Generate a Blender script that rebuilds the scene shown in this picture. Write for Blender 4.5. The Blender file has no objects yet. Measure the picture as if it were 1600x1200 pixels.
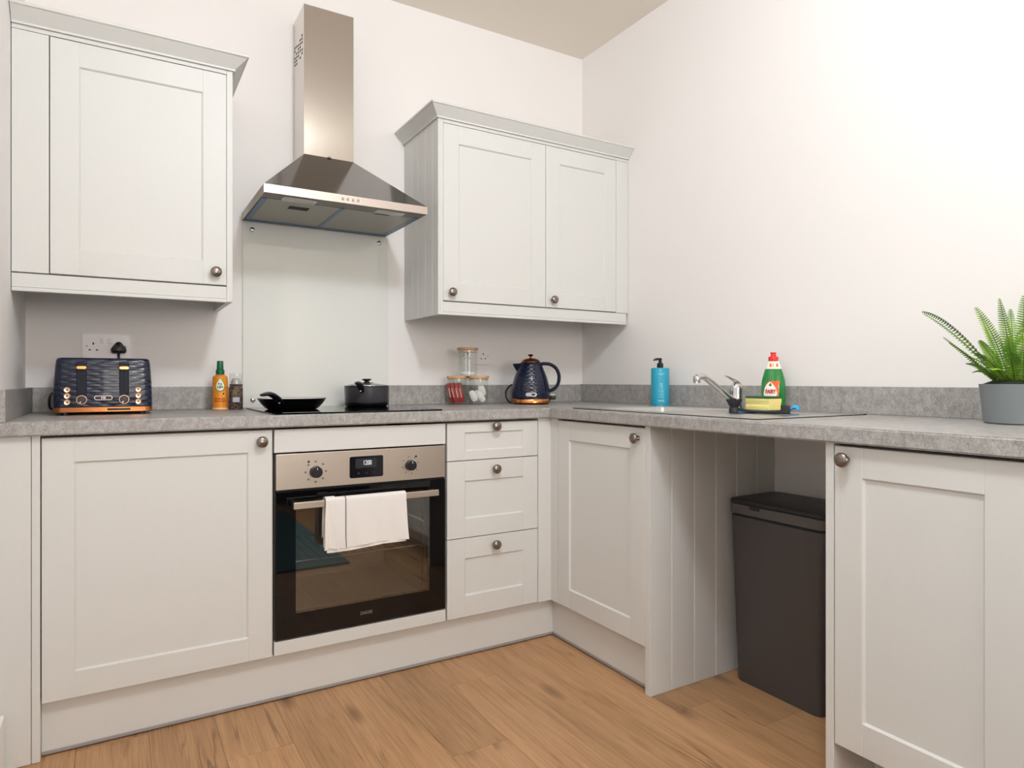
import bpy, bmesh, math, random
from mathutils import Vector, Matrix
random.seed(7)
PI = math.pi
S = bpy.context.scene
COL = S.collection

# ------------------------------------------------------------------ camera
cam_data = bpy.data.cameras.new('camera')
cam = bpy.data.objects.new('camera', cam_data)
COL.objects.link(cam)
cam.location = (-2.096, -2.785, 1.027)
cam.rotation_euler = (PI/2, 0, -0.5392)
cam_data.sensor_fit = 'HORIZONTAL'
cam_data.sensor_width = 36.0
cam_data.lens = 1030.0/1600.0*36.0
cam_data.shift_y = -6.0/1600.0
cam_data.clip_start = 0.02
S.camera = cam

# ------------------------------------------------------------------ world, lights, exposure
world = bpy.data.worlds.new('world')
S.world = world
world.use_nodes = True
world.node_tree.nodes['Background'].inputs[0].default_value = (0.9, 0.95, 1.0, 1)
world.node_tree.nodes['Background'].inputs[1].default_value = 1.0

def area(name, loc, rot, sx, sy, power, color):
    l = bpy.data.lights.new(name, 'AREA')
    l.shape = 'RECTANGLE'; l.size = sx; l.size_y = sy
    l.energy = power; l.color = color
    o = bpy.data.objects.new(name, l); COL.objects.link(o)
    o.location = loc; o.rotation_euler = rot
    return o
# added fill light before the end wall, behind the camera; no window there
area('rear_fill_light', (-1.45, -7.44, 1.75), (PI/2, 0, 0), 1.6, 1.5, 92, (1.0, 0.972, 0.935))
# point light added under the ceiling so brightness falls towards the floor; no fixture
lamp = bpy.data.lights.new('ceiling_fill_light', 'POINT')
lamp.energy = 91; lamp.color = (0.87, 0.935, 1.0); lamp.shadow_soft_size = 0.13
lamp_o = bpy.data.objects.new('ceiling_fill_light', lamp); COL.objects.link(lamp_o)
lamp_o.location = (-1.45, -2.35, 2.55)

S.view_settings.view_transform = 'Standard'
S.view_settings.look = 'None'
S.view_settings.gamma = 1.0
S.view_settings.use_curve_mapping = False
S.view_settings.exposure = -0.46
try:
    S.cycles.max_bounces = 14; S.cycles.diffuse_bounces = 8; S.cycles.glossy_bounces = 6
    S.cycles.transmission_bounces = 10; S.cycles.transparent_max_bounces = 16
    S.cycles.caustics_reflective = True; S.cycles.caustics_refractive = False
    S.cycles.sample_clamp_indirect = 6.0
    S.cycles.use_denoising = True
except Exception:
    pass

# ------------------------------------------------------------------ materials
def lin(h):
    h = h.lstrip('#')
    c = [int(h[i:i+2], 16)/255.0 for i in (0, 2, 4)]
    return tuple(x/12.92 if x <= 0.04045 else ((x+0.055)/1.055)**2.4 for x in c) + (1.0,)

def mat(name, col, rough=0.5, metal=0.0, spec=0.5, coat=0.0, trans=0.0, ior=1.45, emit=None, alpha=1.0):
    m = bpy.data.materials.new(name); m.use_nodes = True
    b = m.node_tree.nodes['Principled BSDF']
    c = lin(col) if isinstance(col, str) else tuple(col) + (1.0,) * (4-len(col))
    b.inputs['Base Color'].default_value = c
    b.inputs['Roughness'].default_value = rough
    b.inputs['Metallic'].default_value = metal
    b.inputs['Specular IOR Level'].default_value = spec
    b.inputs['Coat Weight'].default_value = coat
    b.inputs['Coat Roughness'].default_value = 0.05
    b.inputs['Transmission Weight'].default_value = trans
    b.inputs['IOR'].default_value = ior
    b.inputs['Alpha'].default_value = alpha
    if emit:
        b.inputs['Emission Color'].default_value = lin(emit[0])
        b.inputs['Emission Strength'].default_value = emit[1]
    return m

class N:
    """tiny node helper"""
    def __init__(s, m): s.m = m; s.t = m.node_tree; s.b = s.t.nodes['Principled BSDF']
    def new(s, typ, **kw):
        n = s.t.nodes.new(typ)
        for k, v in kw.items(): setattr(n, k, v)
        return n
    def link(s, a, b): s.t.links.new(a, b)
    def coord(s, scale=(1, 1, 1), out='Object', add=None):
        tc = s.new('ShaderNodeTexCoord'); mp = s.new('ShaderNodeMapping')
        mp.inputs['Scale'].default_value = scale
        if add is None: s.link(tc.outputs[out], mp.inputs['Vector'])
        else:
            va = s.new('ShaderNodeVectorMath', operation='ADD')
            s.link(tc.outputs[out], va.inputs[0]); s.link(add, va.inputs[1])
            s.link(va.outputs[0], mp.inputs['Vector'])
        return mp.outputs[0]
    def noise(s, vec, scale, detail=4, rough=0.55, dist=0.0):
        n = s.new('ShaderNodeTexNoise'); n.inputs['Scale'].default_value = scale
        n.inputs['Detail'].default_value = detail; n.inputs['Roughness'].default_value = rough
        n.inputs['Distortion'].default_value = dist
        s.link(vec, n.inputs['Vector']); return n.outputs['Fac']
    def ramp(s, fac, stops):
        r = s.new('ShaderNodeValToRGB'); e = r.color_ramp.elements
        while len(e) < len(stops): e.new(0.5)
        for i, (p, c) in enumerate(stops):
            e[i].position = p; e[i].color = lin(c) if isinstance(c, str) else (c, c, c, 1)
        s.link(fac, r.inputs[0]); return r.outputs[0]
    def mix(s, a, b, fac, mode='MIX'):
        n = s.new('ShaderNodeMix', data_type='RGBA', blend_type=mode)
        for sock, v in ((n.inputs[0], fac), (n.inputs[6], a), (n.inputs[7], b)):
            if isinstance(v, (int, float)): sock.default_value = v
            elif isinstance(v, str): sock.default_value = lin(v)
            else: s.link(v, sock)
        return n.outputs[2]
    def bump(s, h, strength, dist=0.001):
        n = s.new('ShaderNodeBump'); n.inputs['Strength'].default_value = strength
        n.inputs['Distance'].default_value = dist
        s.link(h, n.inputs['Height']); s.link(n.outputs[0], s.b.inputs['Normal'])
    def color(s, c): s.link(c, s.b.inputs['Base Color'])

def m_wall():
    m = mat('wall_paint', '#eeebe9', 0.75, spec=0.2); n = N(m)
    n.bump(n.noise(n.coord(), 160, 3), 0.05, 0.0006); return m
def m_cab():
    m = mat('cabinet_paint', '#d5d5d2', 0.42, spec=0.35); n = N(m)
    f = n.noise(n.coord((60, 60, 5)), 6, 3)
    n.color(n.mix('#d7d7d4', '#d3d3d0', f)); n.bump(f, 0.04, 0.0004); return m
def m_stone():
    m = mat('concrete_laminate', '#97918a', 0.38, spec=0.45); n = N(m)
    c = n.coord()
    big = n.ramp(n.noise(c, 9, 5, 0.6, 0.6), [(0.3, '#868380'), (0.5, '#a09d9a'), (0.72, '#b2b0ad')])
    mid = n.ramp(n.noise(n.coord((1, 1, 0.7)), 48, 8, 0.8, 0.5), [(0.36, '#4f4c4a'), (0.5, '#9d9996'), (0.63, '#d2d0cd')])
    fine = n.ramp(n.noise(c, 210, 5, 0.8), [(0.36, '#5f5c5a'), (0.64, '#cdcbc8')])
    n.color(n.mix(n.mix(big, mid, 0.5), fine, 0.34))
    n.bump(n.noise(c, 220, 3), 0.06, 0.0004); return m
def m_oak():
    m = mat('oak_laminate', '#bb9069', 0.42, spec=0.4); n = N(m)
    oi = n.new('ShaderNodeObjectInfo')
    mv = n.new('ShaderNodeVectorMath', operation='SCALE'); mv.inputs['Scale'].default_value = 23.0
    cmb = n.new('ShaderNodeCombineXYZ')
    n.link(oi.outputs['Random'], cmb.inputs[0]); n.link(oi.outputs['Random'], cmb.inputs[1]); n.link(oi.outputs['Random'], cmb.inputs[2])
    n.link(cmb.outputs[0], mv.inputs[0]); off = mv.outputs[0]
    broad = n.noise(n.coord((7.5, 0.9, 1), add=off), 2.0, 3, 0.5, 0.7)
    grain = n.noise(n.coord((62, 1.5, 1), add=off), 3.2, 5, 0.6, 0.6)
    streak = n.noise(n.coord((17, 0.7, 1), add=off), 2.4, 5, 0.62, 1.4)
    base = n.ramp(broad, [(0.28, '#8d6a4a'), (0.48, '#aa825d'), (0.66, '#b9906a')])
    g = n.ramp(grain, [(0.3, '#906a47'), (0.6, '#c39a71')])
    c1 = n.mix(base, g, 0.46)
    st = n.ramp(streak, [(0.30, 0.5), (0.42, 0.0)])
    c2 = n.mix(c1, '#80573a', st)
    # thin open cracks that wander along the grain, only here and there
    cr = n.noise(n.coord((10.0, 0.55, 1), add=off), 1.5, 3, 0.5, 0.35)
    ln = n.ramp(cr, [(0.484, 0.0), (0.496, 1.0), (0.501, 1.0), (0.513, 0.0)])
    mk = n.ramp(n.noise(n.coord((3.0, 1.3, 1), add=off), 2.3, 2), [(0.54, 0.0), (0.66, 0.6)])
    mm = n.new('ShaderNodeMath', operation='MULTIPLY'); n.link(ln, mm.inputs[0]); n.link(mk, mm.inputs[1])
    c2 = n.mix(c2, '#5e3f2a', mm.outputs[0])
    vo = n.new('ShaderNodeTexVoronoi'); vo.inputs['Scale'].default_value = 1.0
    n.link(n.coord((5.2, 1.7, 1), add=off), vo.inputs['Vector'])
    k = n.ramp(vo.outputs['Distance'], [(0.02, 0.85), (0.15, 0.0)])
    c3 = n.mix(c2, '#6b4c34', k)
    hue = n.new('ShaderNodeHueSaturation')
    mr = n.new('ShaderNodeMapRange'); mr.inputs[3].default_value = 0.86; mr.inputs[4].default_value = 1.12
    n.link(oi.outputs['Random'], mr.inputs[0]); n.link(mr.outputs[0], hue.inputs['Value'])
    n.link(c3, hue.inputs['Color']); n.color(hue.outputs[0])
    n.bump(grain, 0.12, 0.0005); return m
def m_steel(name, col, rough, stretch):
    m = mat(name, col, rough, 1.0); n = N(m)
    f = n.noise(n.coord(stretch), 3, 2, 0.5)
    r = n.ramp(f, [(0.3, max(rough-0.03, 0.02)), (0.7, rough+0.04)]); n.link(r, n.b.inputs['Roughness'])
    return m
def m_navy(name, round_body):
    """embossed overlapping scales, staggered row by row"""
    m = mat(name, '#101830', 0.24, spec=0.5, coat=0.2); n = N(m)
    tc = n.new('ShaderNodeTexCoord'); sp = n.new('ShaderNodeSeparateXYZ'); n.link(tc.outputs['Object'], sp.inputs[0])
    def M(op, a, b=None):
        q = n.new('ShaderNodeMath', operation=op)
        for k, v in ((0, a), (1, b)):
            if v is None: continue
            if isinstance(v, (int, float)): q.inputs[k].default_value = v
            else: n.link(v, q.inputs[k])
        return q.outputs[0]
    X, Y, Z = sp.outputs
    u = M('MULTIPLY', M('ARCTAN2', Y, X), 1.6) if round_body else M('MULTIPLY', M('ADD', X, Y), 1/0.057)
    w = M('MULTIPLY', Z, 1/0.0186)
    cmb = n.new('ShaderNodeCombineXYZ'); n.link(M('ADD', u, w), cmb.inputs[0]); n.link(M('SUBTRACT', u, w), cmb.inputs[1])
    vo = n.new('ShaderNodeTexVoronoi'); vo.inputs['Scale'].default_value = 1.0; vo.inputs['Randomness'].default_value = 0.12
    n.link(cmb.outputs[0], vo.inputs['Vector'])
    h = M('SUBTRACT', 1.0, M('POWER', vo.outputs['Distance'], 1.6))
    n.bump(h, 0.8, 0.0035); return m
def m_towel():
    m = mat('towel_cotton', '#e3dfdb', 0.9, spec=0.1); n = N(m)
    ch = n.new('ShaderNodeTexWave'); ch.inputs['Scale'].default_value = 60
    n.link(n.coord((1, 1, 1)), ch.inputs['Vector'])
    n.bump(ch.outputs['Fac'], 0.08, 0.0006); return m
def m_leaf():
    m = mat('fern_leaf', '#4f8a24', 0.45, spec=0.4); n = N(m)
    oi = n.new('ShaderNodeObjectInfo')
    f = n.noise(n.coord((1, 1, 1)), 14, 2)
    a = n.mix('#3f7a22', '#a3cc40', n.ramp(f, [(0.35, 0.0), (0.65, 1.0)]))
    n.color(n.mix(a, '#55852a', n.ramp(oi.outputs['Random'], [(0.0, 0.0), (1.0, 0.7)])))
    n.b.inputs['Subsurface Weight'].default_value = 0.0
    return m

WALL = m_wall(); CAB = m_cab(); STONE = m_stone(); OAK = m_oak()
CEIL = mat('ceiling_paint', '#ece5db', 0.8, spec=0.15)
SKIRT = mat('skirting_gloss', '#f6f5f3', 0.25, spec=0.5)
CARC = mat('carcass_gap_shade', '#75716c', 0.6)  # cabinet grey darkened so the gaps round the fronts look shaded
SUBF = mat('floor_joint', '#5b3d25', 0.8)
PEWT = m_steel('pewter', '#8d837b', 0.24, (4, 4, 4))
STEEL = m_steel('brushed_steel', '#b9b0a6', 0.20, (3, 3, 90))
STEELV = m_steel('chimney_steel', '#d3ccc4', 0.09, (60, 60, 2))
STEELD = m_steel('canopy_steel', '#83817f', 0.12, (3, 40, 40))
LIP = m_steel('lip_steel', '#b9ada3', 0.42, (3, 90, 90))
OVST = m_steel('oven_steel', '#cdc2b6', 0.36, (80, 80, 2))
CHROME = mat('chrome', '#d5d5d6', 0.06, 1.0)
SINKM = m_steel('sink_steel', '#d9d6d2', 0.3, (60, 4, 4))
BLKG = mat('black_glass', '#08080a', 0.03, spec=0.5)
BLKP = mat('black_plastic', '#17181c', 0.35)
BLKM = mat('pan_black', '#0c0c0e', 0.28, spec=0.45)
BLKS = mat('pot_grey', '#3c3b40', 0.3, spec=0.5)
CREAM = mat('pan_inside', '#d6d4d0', 0.3)
NAVY = m_navy('navy_scales', False); NAVYK = m_navy('navy_scales_round', True); NAVYP = mat('navy_plain', '#0d1428', 0.42, spec=0.3)
COPPER = mat('copper', '#d98e57', 0.2, 1.0)
COPPERL = mat('pale_copper', '#d9b79a', 0.25, 1.0)
WHITEP = mat('white_plastic', '#e9e7e4', 0.35)
SOCK = mat('socket_plastic', '#efeaeb', 0.3); SCREWM = mat('screw_grey', '#a19d9a', 0.5)
SLOTB = mat('slot_dark', '#1a1a1c', 0.7)
SPLASH = mat('glass_backed_paint', '#e3e5e0', 0.02, spec=0.6, coat=0.0)
def thin_glass(name, tint, gloss_ior=1.45):
    """glass pane: mostly see-through, with a mirror share by angle"""
    m = bpy.data.materials.new(name); m.use_nodes = True
    t = m.node_tree; t.nodes.remove(t.nodes['Principled BSDF'])
    tr = t.nodes.new('ShaderNodeBsdfTransparent'); tr.inputs[0].default_value = tint
    gl = t.nodes.new('ShaderNodeBsdfGlossy'); gl.inputs['Roughness'].default_value = 0.02
    gl.inputs[0].default_value = (1, 1, 1, 1)
    fr = t.nodes.new('ShaderNodeFresnel'); fr.inputs[0].default_value = gloss_ior
    mx = t.nodes.new('ShaderNodeMixShader')
    ge = t.nodes.new('ShaderNodeNewGeometry')
    fm = t.nodes.new('ShaderNodeMath'); fm.operation = 'MULTIPLY'
    om = t.nodes.new('ShaderNodeMath'); om.operation = 'SUBTRACT'; om.inputs[0].default_value = 1.0
    t.links.new(ge.outputs['Backfacing'], om.inputs[1]); t.links.new(fr.outputs[0], fm.inputs[0]); t.links.new(om.outputs[0], fm.inputs[1])
    t.links.new(fm.outputs[0], mx.inputs[0]); t.links.new(tr.outputs[0], mx.inputs[1]); t.links.new(gl.outputs[0], mx.inputs[2])
    t.links.new(mx.outputs[0], t.nodes['Material Output'].inputs[0])
    return m
JARG = thin_glass('jar_glass', (0.95, 0.965, 0.96, 1), 1.42)
OVENG = thin_glass('oven_window_glass', (0.80, 0.78, 0.74, 1), 2.3)
BAMB = mat('bamboo', '#c79a6a', 0.5)
OVIN = mat('oven_enamel', '#8f8981', 0.35)
RACK = mat('rack_chrome', '#b5b0a8', 0.2, 1.0)
FILT = mat('filter_aluminium', '#9b9a92', 0.45, 0.6)
BLUEF = mat('blue_film', '#39698c', 0.3)
DKSTEEL = m_steel('dark_steel', '#6a645f', 0.35, (3, 60, 60))
LENS = mat('lamp_lens', '#b9bab6', 0.25); LAMPF = mat('lamp_frame', '#c4c5c2', 0.35)
DISP = mat('display_glass', '#15151a', 0.1)
DISW = mat('display_window', '#26262b', 0.3)
DIGIT = mat('display_digits', '#e8eef5', 0.5, emit=('#e8f2ff', 0.55))
PRINTG = mat('grey_print', '#6f665d', 0.5)
LOGOG = mat('logo_grey', '#6a6563', 0.5)
TOWEL = m_towel(); STRIPE = mat('towel_stripe', '#4a4d5c', 0.9)
BIN = mat('bin_plastic', '#4e4b4b', 0.42, spec=0.4); BINL = mat('bin_lid_plastic', '#302e2f', 0.38, spec=0.4)
BINLN = mat('bin_rim_plastic', '#5a5757', 0.45)
ORANGE = mat('orange_bottle', '#e08a25', 0.3); ORLAB = mat('orange_label_dark', '#a4421c', 0.4)
GREEN = mat('green_cap', '#11603c', 0.35); PALE = mat('pale_label', '#e9edd8', 0.45)
LABG = mat('label_green', '#3a6a3c', 0.5)
PEACH = mat('bottle_peach', '#f1c9a4', 0.4)
SPICE = mat('peppercorn_mix', '#3a302d', 0.6)
def m_spice():
    m = SPICE; n = N(m); v = n.new('ShaderNodeTexVoronoi'); v.inputs['Scale'].default_value = 170
    n.link(n.coord(), v.inputs['Vector'])
    n.color(n.ramp(v.outputs['Color'], [(0.2, '#241d1c'), (0.5, '#4c3f3a'), (0.75, '#6d5c55'), (0.9, '#7b3b30')]))
m_spice()
GRCAP = mat('grinder_cap', '#b4aeaa', 0.25, trans=0.0)
GREYB = mat('dark_band', '#3c3536', 0.4); GREYL = mat('grey_label', '#b6b7bf', 0.5)
REDW = mat('red_wrapper', '#9c1c1d', 0.28); PINKW = mat('pink_print', '#e7b0a2', 0.3); DKRED = mat('dark_wrapper', '#35191b', 0.35)
SACH = mat('white_sachet', '#e6e3df', 0.45)
BLUEB = mat('teal_bottle', '#2a9dbb', 0.3); BLUET = mat('pale_blue_print', '#a6d4e0', 0.5)
FGREEN = mat('green_liquid', '#0a7d34', 0.12, spec=0.6, coat=0.5); FRED = mat('red_cap', '#e2392c', 0.3)
FWHITE = mat('label_white', '#f4f0ea', 0.4); FORANGE = mat('label_orange', '#ee6a2c', 0.4); FREDT = mat('label_red', '#c3202b', 0.4)
FYEL = mat('label_yellow', '#f2b632', 0.4)
SPONGE = mat('sponge_foam', '#f2dc8a', 0.95, spec=0.1); SCOUR = mat('scourer', '#2f5a38', 0.95)
CLOTH = mat('blue_cloth', '#3f9fd6', 0.9); BRUSH = mat('brush_black', '#232124', 0.5); BRIST = mat('brush_bristle', '#2e2b30', 0.7)
POT = mat('plant_pot', '#7b8184', 0.6); LEAF = m_leaf(); STEM = mat('fern_stem', '#4d5f22', 0.5); SOIL = mat('dark_moss', '#1f2a14', 0.9)
SEAL = mat('plinth_seal', '#9c9796', 0.4)
RUGM = mat('teal_rug', '#456a70', 0.95); SOFA = mat('sofa_fabric', '#27303d', 0.9)

# ------------------------------------------------------------------ builders
WM = {}
def link_obj(name, data, parent=None, loc=(0, 0, 0), rot=(0, 0, 0)):
    o = bpy.data.objects.new(name, data); COL.objects.link(o)
    o.location = loc; o.rotation_euler = rot
    if parent is not None: o.parent = parent
    m = Matrix.LocRotScale(Vector(loc), __import__('mathutils').Euler(rot), None)
    WM[o.name] = (WM[parent.name] @ m) if parent is not None else m
    return o
def thing(name, label, cat, loc=(0, 0, 0), rotz=0.0, group=None):
    o = link_obj(name, None, None, loc, (0, 0, rotz))
    o.empty_display_size = 0.05
    o['label'] = label; o['category'] = cat
    if group: o['group'] = group
    return o
def tag(o, label, cat, group=None):
    o['label'] = label; o['category'] = cat
    if group: o['group'] = group
    return o
def fin(bm, name, m, smooth=None):
    bmesh.ops.recalc_face_normals(bm, faces=bm.faces)
    me = bpy.data.meshes.new(name); bm.to_mesh(me); bm.free()
    for x in (m if isinstance(m, (list, tuple)) else [m]): me.materials.append(x)
    if smooth is not None:
        me.shade_smooth(); me.set_sharp_from_angle(angle=math.radians(smooth))
    return me
def obj(name, bm, m, parent=None, smooth=None, world=False, label=None):
    """world=True: the shape was drawn in room coordinates; it is brought into the frame of its parent"""
    if world and parent is not None: bm.transform(WM[parent.name].inverted())
    o = link_obj(name, fin(bm, name, m, smooth), parent)
    if label: o['label'] = label
    return o
def lobj(name, bm, m, label, cat, origin, smooth=None, group=None):
    """a top-level thing that is one mesh, drawn in room coordinates"""
    bm.transform(Matrix.Translation(-Vector(origin)))
    o = link_obj(name, fin(bm, name, m, smooth), None, origin)
    return tag(o, label, cat, group)

def box(x0, x1, y0, y1, z0, z1, bev=0.0, seg=2, bm=None):
    b = bmesh.new()
    bmesh.ops.create_cube(b, size=1.0)
    for v in b.verts:
        v.co = Vector(((x0+x1)/2 + v.co.x*(x1-x0), (y0+y1)/2 + v.co.y*(y1-y0), (z0+z1)/2 + v.co.z*(z1-z0)))
    if bev > 0: bmesh.ops.bevel(b, geom=list(b.edges), offset=bev, segments=seg, affect='EDGES', profile=0.5)
    return merge(bm, b) if bm is not None else b
def merge(a, b):
    me = bpy.data.meshes.new('tmp'); b.to_mesh(me); b.free(); a.from_mesh(me); bpy.data.meshes.remove(me); return a
def lathe(prof, seg=32, c=(0, 0, 0), sx=1.0, sy=1.0, bm=None):
    b = bm or bmesh.new(); rings = []
    for r, z in prof:
        if r < 1e-6: rings.append([b.verts.new((c[0], c[1], c[2]+z))])
        else: rings.append([b.verts.new((c[0]+r*sx*math.cos(2*PI*i/seg), c[1]+r*sy*math.sin(2*PI*i/seg), c[2]+z)) for i in range(seg)])
    for a, d in zip(rings, rings[1:]):
        for i in range(seg):
            j = (i+1) % seg
            f = [a[i % len(a)], a[j % len(a)], d[j % len(d)], d[i % len(d)]]
            u = []
            for v in f:
                if v not in u: u.append(v)
            if len(u) > 2: b.faces.new(u)
    if len(rings[0]) > 1 and prof[0] != prof[-1]: b.faces.new(rings[0])
    if len(rings[-1]) > 1 and prof[0] != prof[-1]: b.faces.new(rings[-1])
    return b
def tube(pts, r, seg=10, flat=1.0, bm=None, up=None):
    """round (or flattened) bar along pts; r one radius or one per point"""
    b = bm or bmesh.new(); P = [Vector(p) for p in pts]; rings = []
    n0 = None
    for i, p in enumerate(P):
        t = (P[min(i+1, len(P)-1)] - P[max(i-1, 0)]).normalized()
        if n0 is None:
            a = Vector(up) if up else (Vector((0, 0, 1)) if abs(t.z) < 0.9 else Vector((1, 0, 0)))
            n0 = (a - t*a.dot(t)).normalized()
        else: n0 = (n0 - t*n0.dot(t)).normalized()
        bi = t.cross(n0); rr = r[i] if isinstance(r, (list, tuple)) else r
        rings.append([b.verts.new(p + n0*math.cos(2*PI*k/seg)*rr*flat + bi*math.sin(2*PI*k/seg)*rr) for k in range(seg)])
    for a, d in zip(rings, rings[1:]):
        for k in range(seg):
            b.faces.new((a[k], a[(k+1) % seg], d[(k+1) % seg], d[k]))
    b.faces.new(rings[0]); b.faces.new(rings[-1]); return b
def bez(p, n=14):
    """smooth curve through points (Catmull-Rom)"""
    P = [Vector(q) for q in p]; P = [P[0]*2-P[1]] + P + [P[-1]*2-P[-2]]; out = []
    for i in range(1, len(P)-2):
        for k in range(n):
            t = k/n; a, b, c, d = P[i-1], P[i], P[i+1], P[i+2]
            out.append(0.5*((2*b) + (c-a)*t + (2*a-5*b+4*c-d)*t*t + (3*b-a-3*c+d)*t**3))
    out.append(P[-2]); return out
def prism(poly, z0, z1, bev=0.0, bm=None):
    b = bmesh.new()
    lo = [b.verts.new((x, y, z0)) for x, y in poly]; hi = [b.verts.new((x, y, z1)) for x, y in poly]
    b.faces.new(lo); b.faces.new(hi)
    for i in range(len(poly)):
        j = (i+1) % len(poly); b.faces.new((lo[i], lo[j], hi[j], hi[i]))
    if bev: 
        bmesh.ops.recalc_face_normals(b, faces=b.faces)
        bmesh.ops.bevel(b, geom=[e for e in b.edges], offset=bev, segments=2, affect='EDGES')
    return merge(bm, b) if bm is not None else b
def rrect(w, d, r, n=5):
    """rounded rectangle outline centred on the origin"""
    out = []
    for cx, cy, a0 in ((w/2-r, d/2-r, 0), (-w/2+r, d/2-r, PI/2), (-w/2+r, -d/2+r, PI), (w/2-r, -d/2+r, 1.5*PI)):
        for k in range(n+1):
            a = a0 + PI/2*k/n; out.append((cx+r*math.cos(a), cy+r*math.sin(a)))
    return out
def loft(sections, bm=None, cap=True):
    """sections: list of vertex-position lists of equal length"""
    b = bm or bmesh.new(); R = [[b.verts.new(p) for p in s] for s in sections]
    for a, d in zip(R, R[1:]):
        n = len(a)
        for k in range(n): b.faces.new((a[k], a[(k+1) % n], d[(k+1) % n], d[k]))
    if cap: b.faces.new(R[0]); b.faces.new(R[-1])
    return b
class Frame:
    """face plane of a run of units: o + u*width + z*up, n outwards"""
    def __init__(s, o, u, n):
        s.m = Matrix.Identity(4)
        for i, a in enumerate((Vector(u), -Vector(n), Vector((0, 0, 1)))):
            for r in range(3): s.m[r][i] = a[r]
        for r in range(3): s.m[r][3] = o[r]
    def at(s, u, d, z): return s.m @ Vector((u, -d, z))
def relief_door(w, h, sl, sr, rb, rt, th=0.020, rec=0.0065, ch=0.0045):
    """shaker front in local coordinates: x 0..w, z 0..h, front at y=0 (facing -y), back at y=th"""
    g = 0.0009
    us = [0, 0.0015, sl-g, sl, sl+ch, w-sr-ch, w-sr, w-sr+g, w-0.0015, w]
    zs = [0, 0.0015, rb, rb+ch, h-rt-ch, h-rt, h-0.0015, h]
    def dep(i, j):
        u, z = us[i], zs[j]; d = 0.0
        if i in (0, 9) or j in (0, 7): d = 0.0015
        if i in (3, 6) and 0 < j < 7: d = 0.0008
        if 4 <= i <= 5 and 3 <= j <= 4: d = rec
        return d
    b = bmesh.new()
    V = [[b.verts.new((us[i], dep(i, j), zs[j])) for j in range(8)] for i in range(10)]
    for i in range(9):
        for j in range(7): b.faces.new((V[i][j], V[i+1][j], V[i+1][j+1], V[i][j+1]))
    B = {}
    for i, j in [(i, j) for i in (0, 9) for j in range(8)] + [(i, j) for i in range(10) for j in (0, 7)]:
        if (i, j) not in B: B[(i, j)] = b.verts.new((us[i], th, zs[j]))
    for i in range(9):
        b.faces.new((V[i][0], B[(i, 0)], B[(i+1, 0)], V[i+1][0])); b.faces.new((V[i][7], V[i+1][7], B[(i+1, 7)], B[(i, 7)]))
    for j in range(7):
        b.faces.new((V[0][j], V[0][j+1], B[(0, j+1)], B[(0, j)])); b.faces.new((V[9][j], B[(9, j)], B[(9, j+1)], V[9][j+1]))
    ring = [B[(i, 0)] for i in range(10)] + [B[(9, j)] for j in range(1, 8)] + [B[(i, 7)] for i in range(8, -1, -1)] + [B[(0, j)] for j in range(6, 0, -1)]
    b.faces.new(ring)
    return b
def knob_mesh():
    prof = [(0.0085, 0.0), (0.0085, 0.003), (0.0055, 0.006), (0.0055, 0.014), (0.0130, 0.0155), (0.0172, 0.0185), (0.0178, 0.0215),
            (0.0168, 0.025), (0.0135, 0.028), (0.0075, 0.0302), (0.0, 0.031)]
    b = lathe(prof, 28); b.transform(Matrix.Rotation(PI/2, 4, 'X'))   # axis now points to -y
    return fin(b, 'knob', PEWT, 50)
KNOB = knob_mesh()
def door(parent, fr, name, u0, u1, z0, z1, sl, sr, rb, rt, knob=None, rec=0.0065):
    """a shaker front with its knob; u measured along the frame"""
    b = relief_door(u1-u0, z1-z0, sl, sr, rb, rt, rec=rec)
    m = fr.m @ Matrix.Translation((u0, 0, z0))
    loc, rot, _ = (WM[parent.name].inverted() @ m).decompose()
    d = link_obj(name, fin(b, name, CAB, 20), parent, loc, rot.to_euler())
    if knob:
        link_obj('knob', KNOB, d, (knob[0]-u0, 0.0, knob[1]-z0))
    return d
_fonts = {}
def text(name, body, size, m, parent, loc, rot, ext=0.0003, bold=0.0, align='CENTER', sx=1.0):
    cu = bpy.data.curves.new(name, 'FONT'); cu.body = body; cu.size = size
    cu.extrude = ext; cu.offset = bold; cu.align_x = align; cu.align_y = 'CENTER'; cu.resolution_u = 3
    o = bpy.data.objects.new('tmp_text', cu); COL.objects.link(o)
    dg = bpy.context.evaluated_depsgraph_get(); dg.update()
    me = bpy.data.meshes.new_from_object(o.evaluated_get(dg))
    bpy.data.objects.remove(o); bpy.data.curves.remove(cu)
    me.materials.clear(); me.materials.append(m)
    if sx != 1.0: me.transform(Matrix.Diagonal((sx, 1, 1, 1)))
    return link_obj(name, me, parent, loc, rot)
BACK = Frame((0, -0.615, 0), (1, 0, 0), (0, -1, 0))        # fronts of the base units on the back wall
RIGHT = Frame((-0.618, 0, 0), (0, -1, 0), (-1, 0, 0))      # fronts of the base units on the right wall; u = -y
UPPER = Frame((0, -0.365, 0), (1, 0, 0), (0, -1, 0))       # fronts of the wall units

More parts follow.
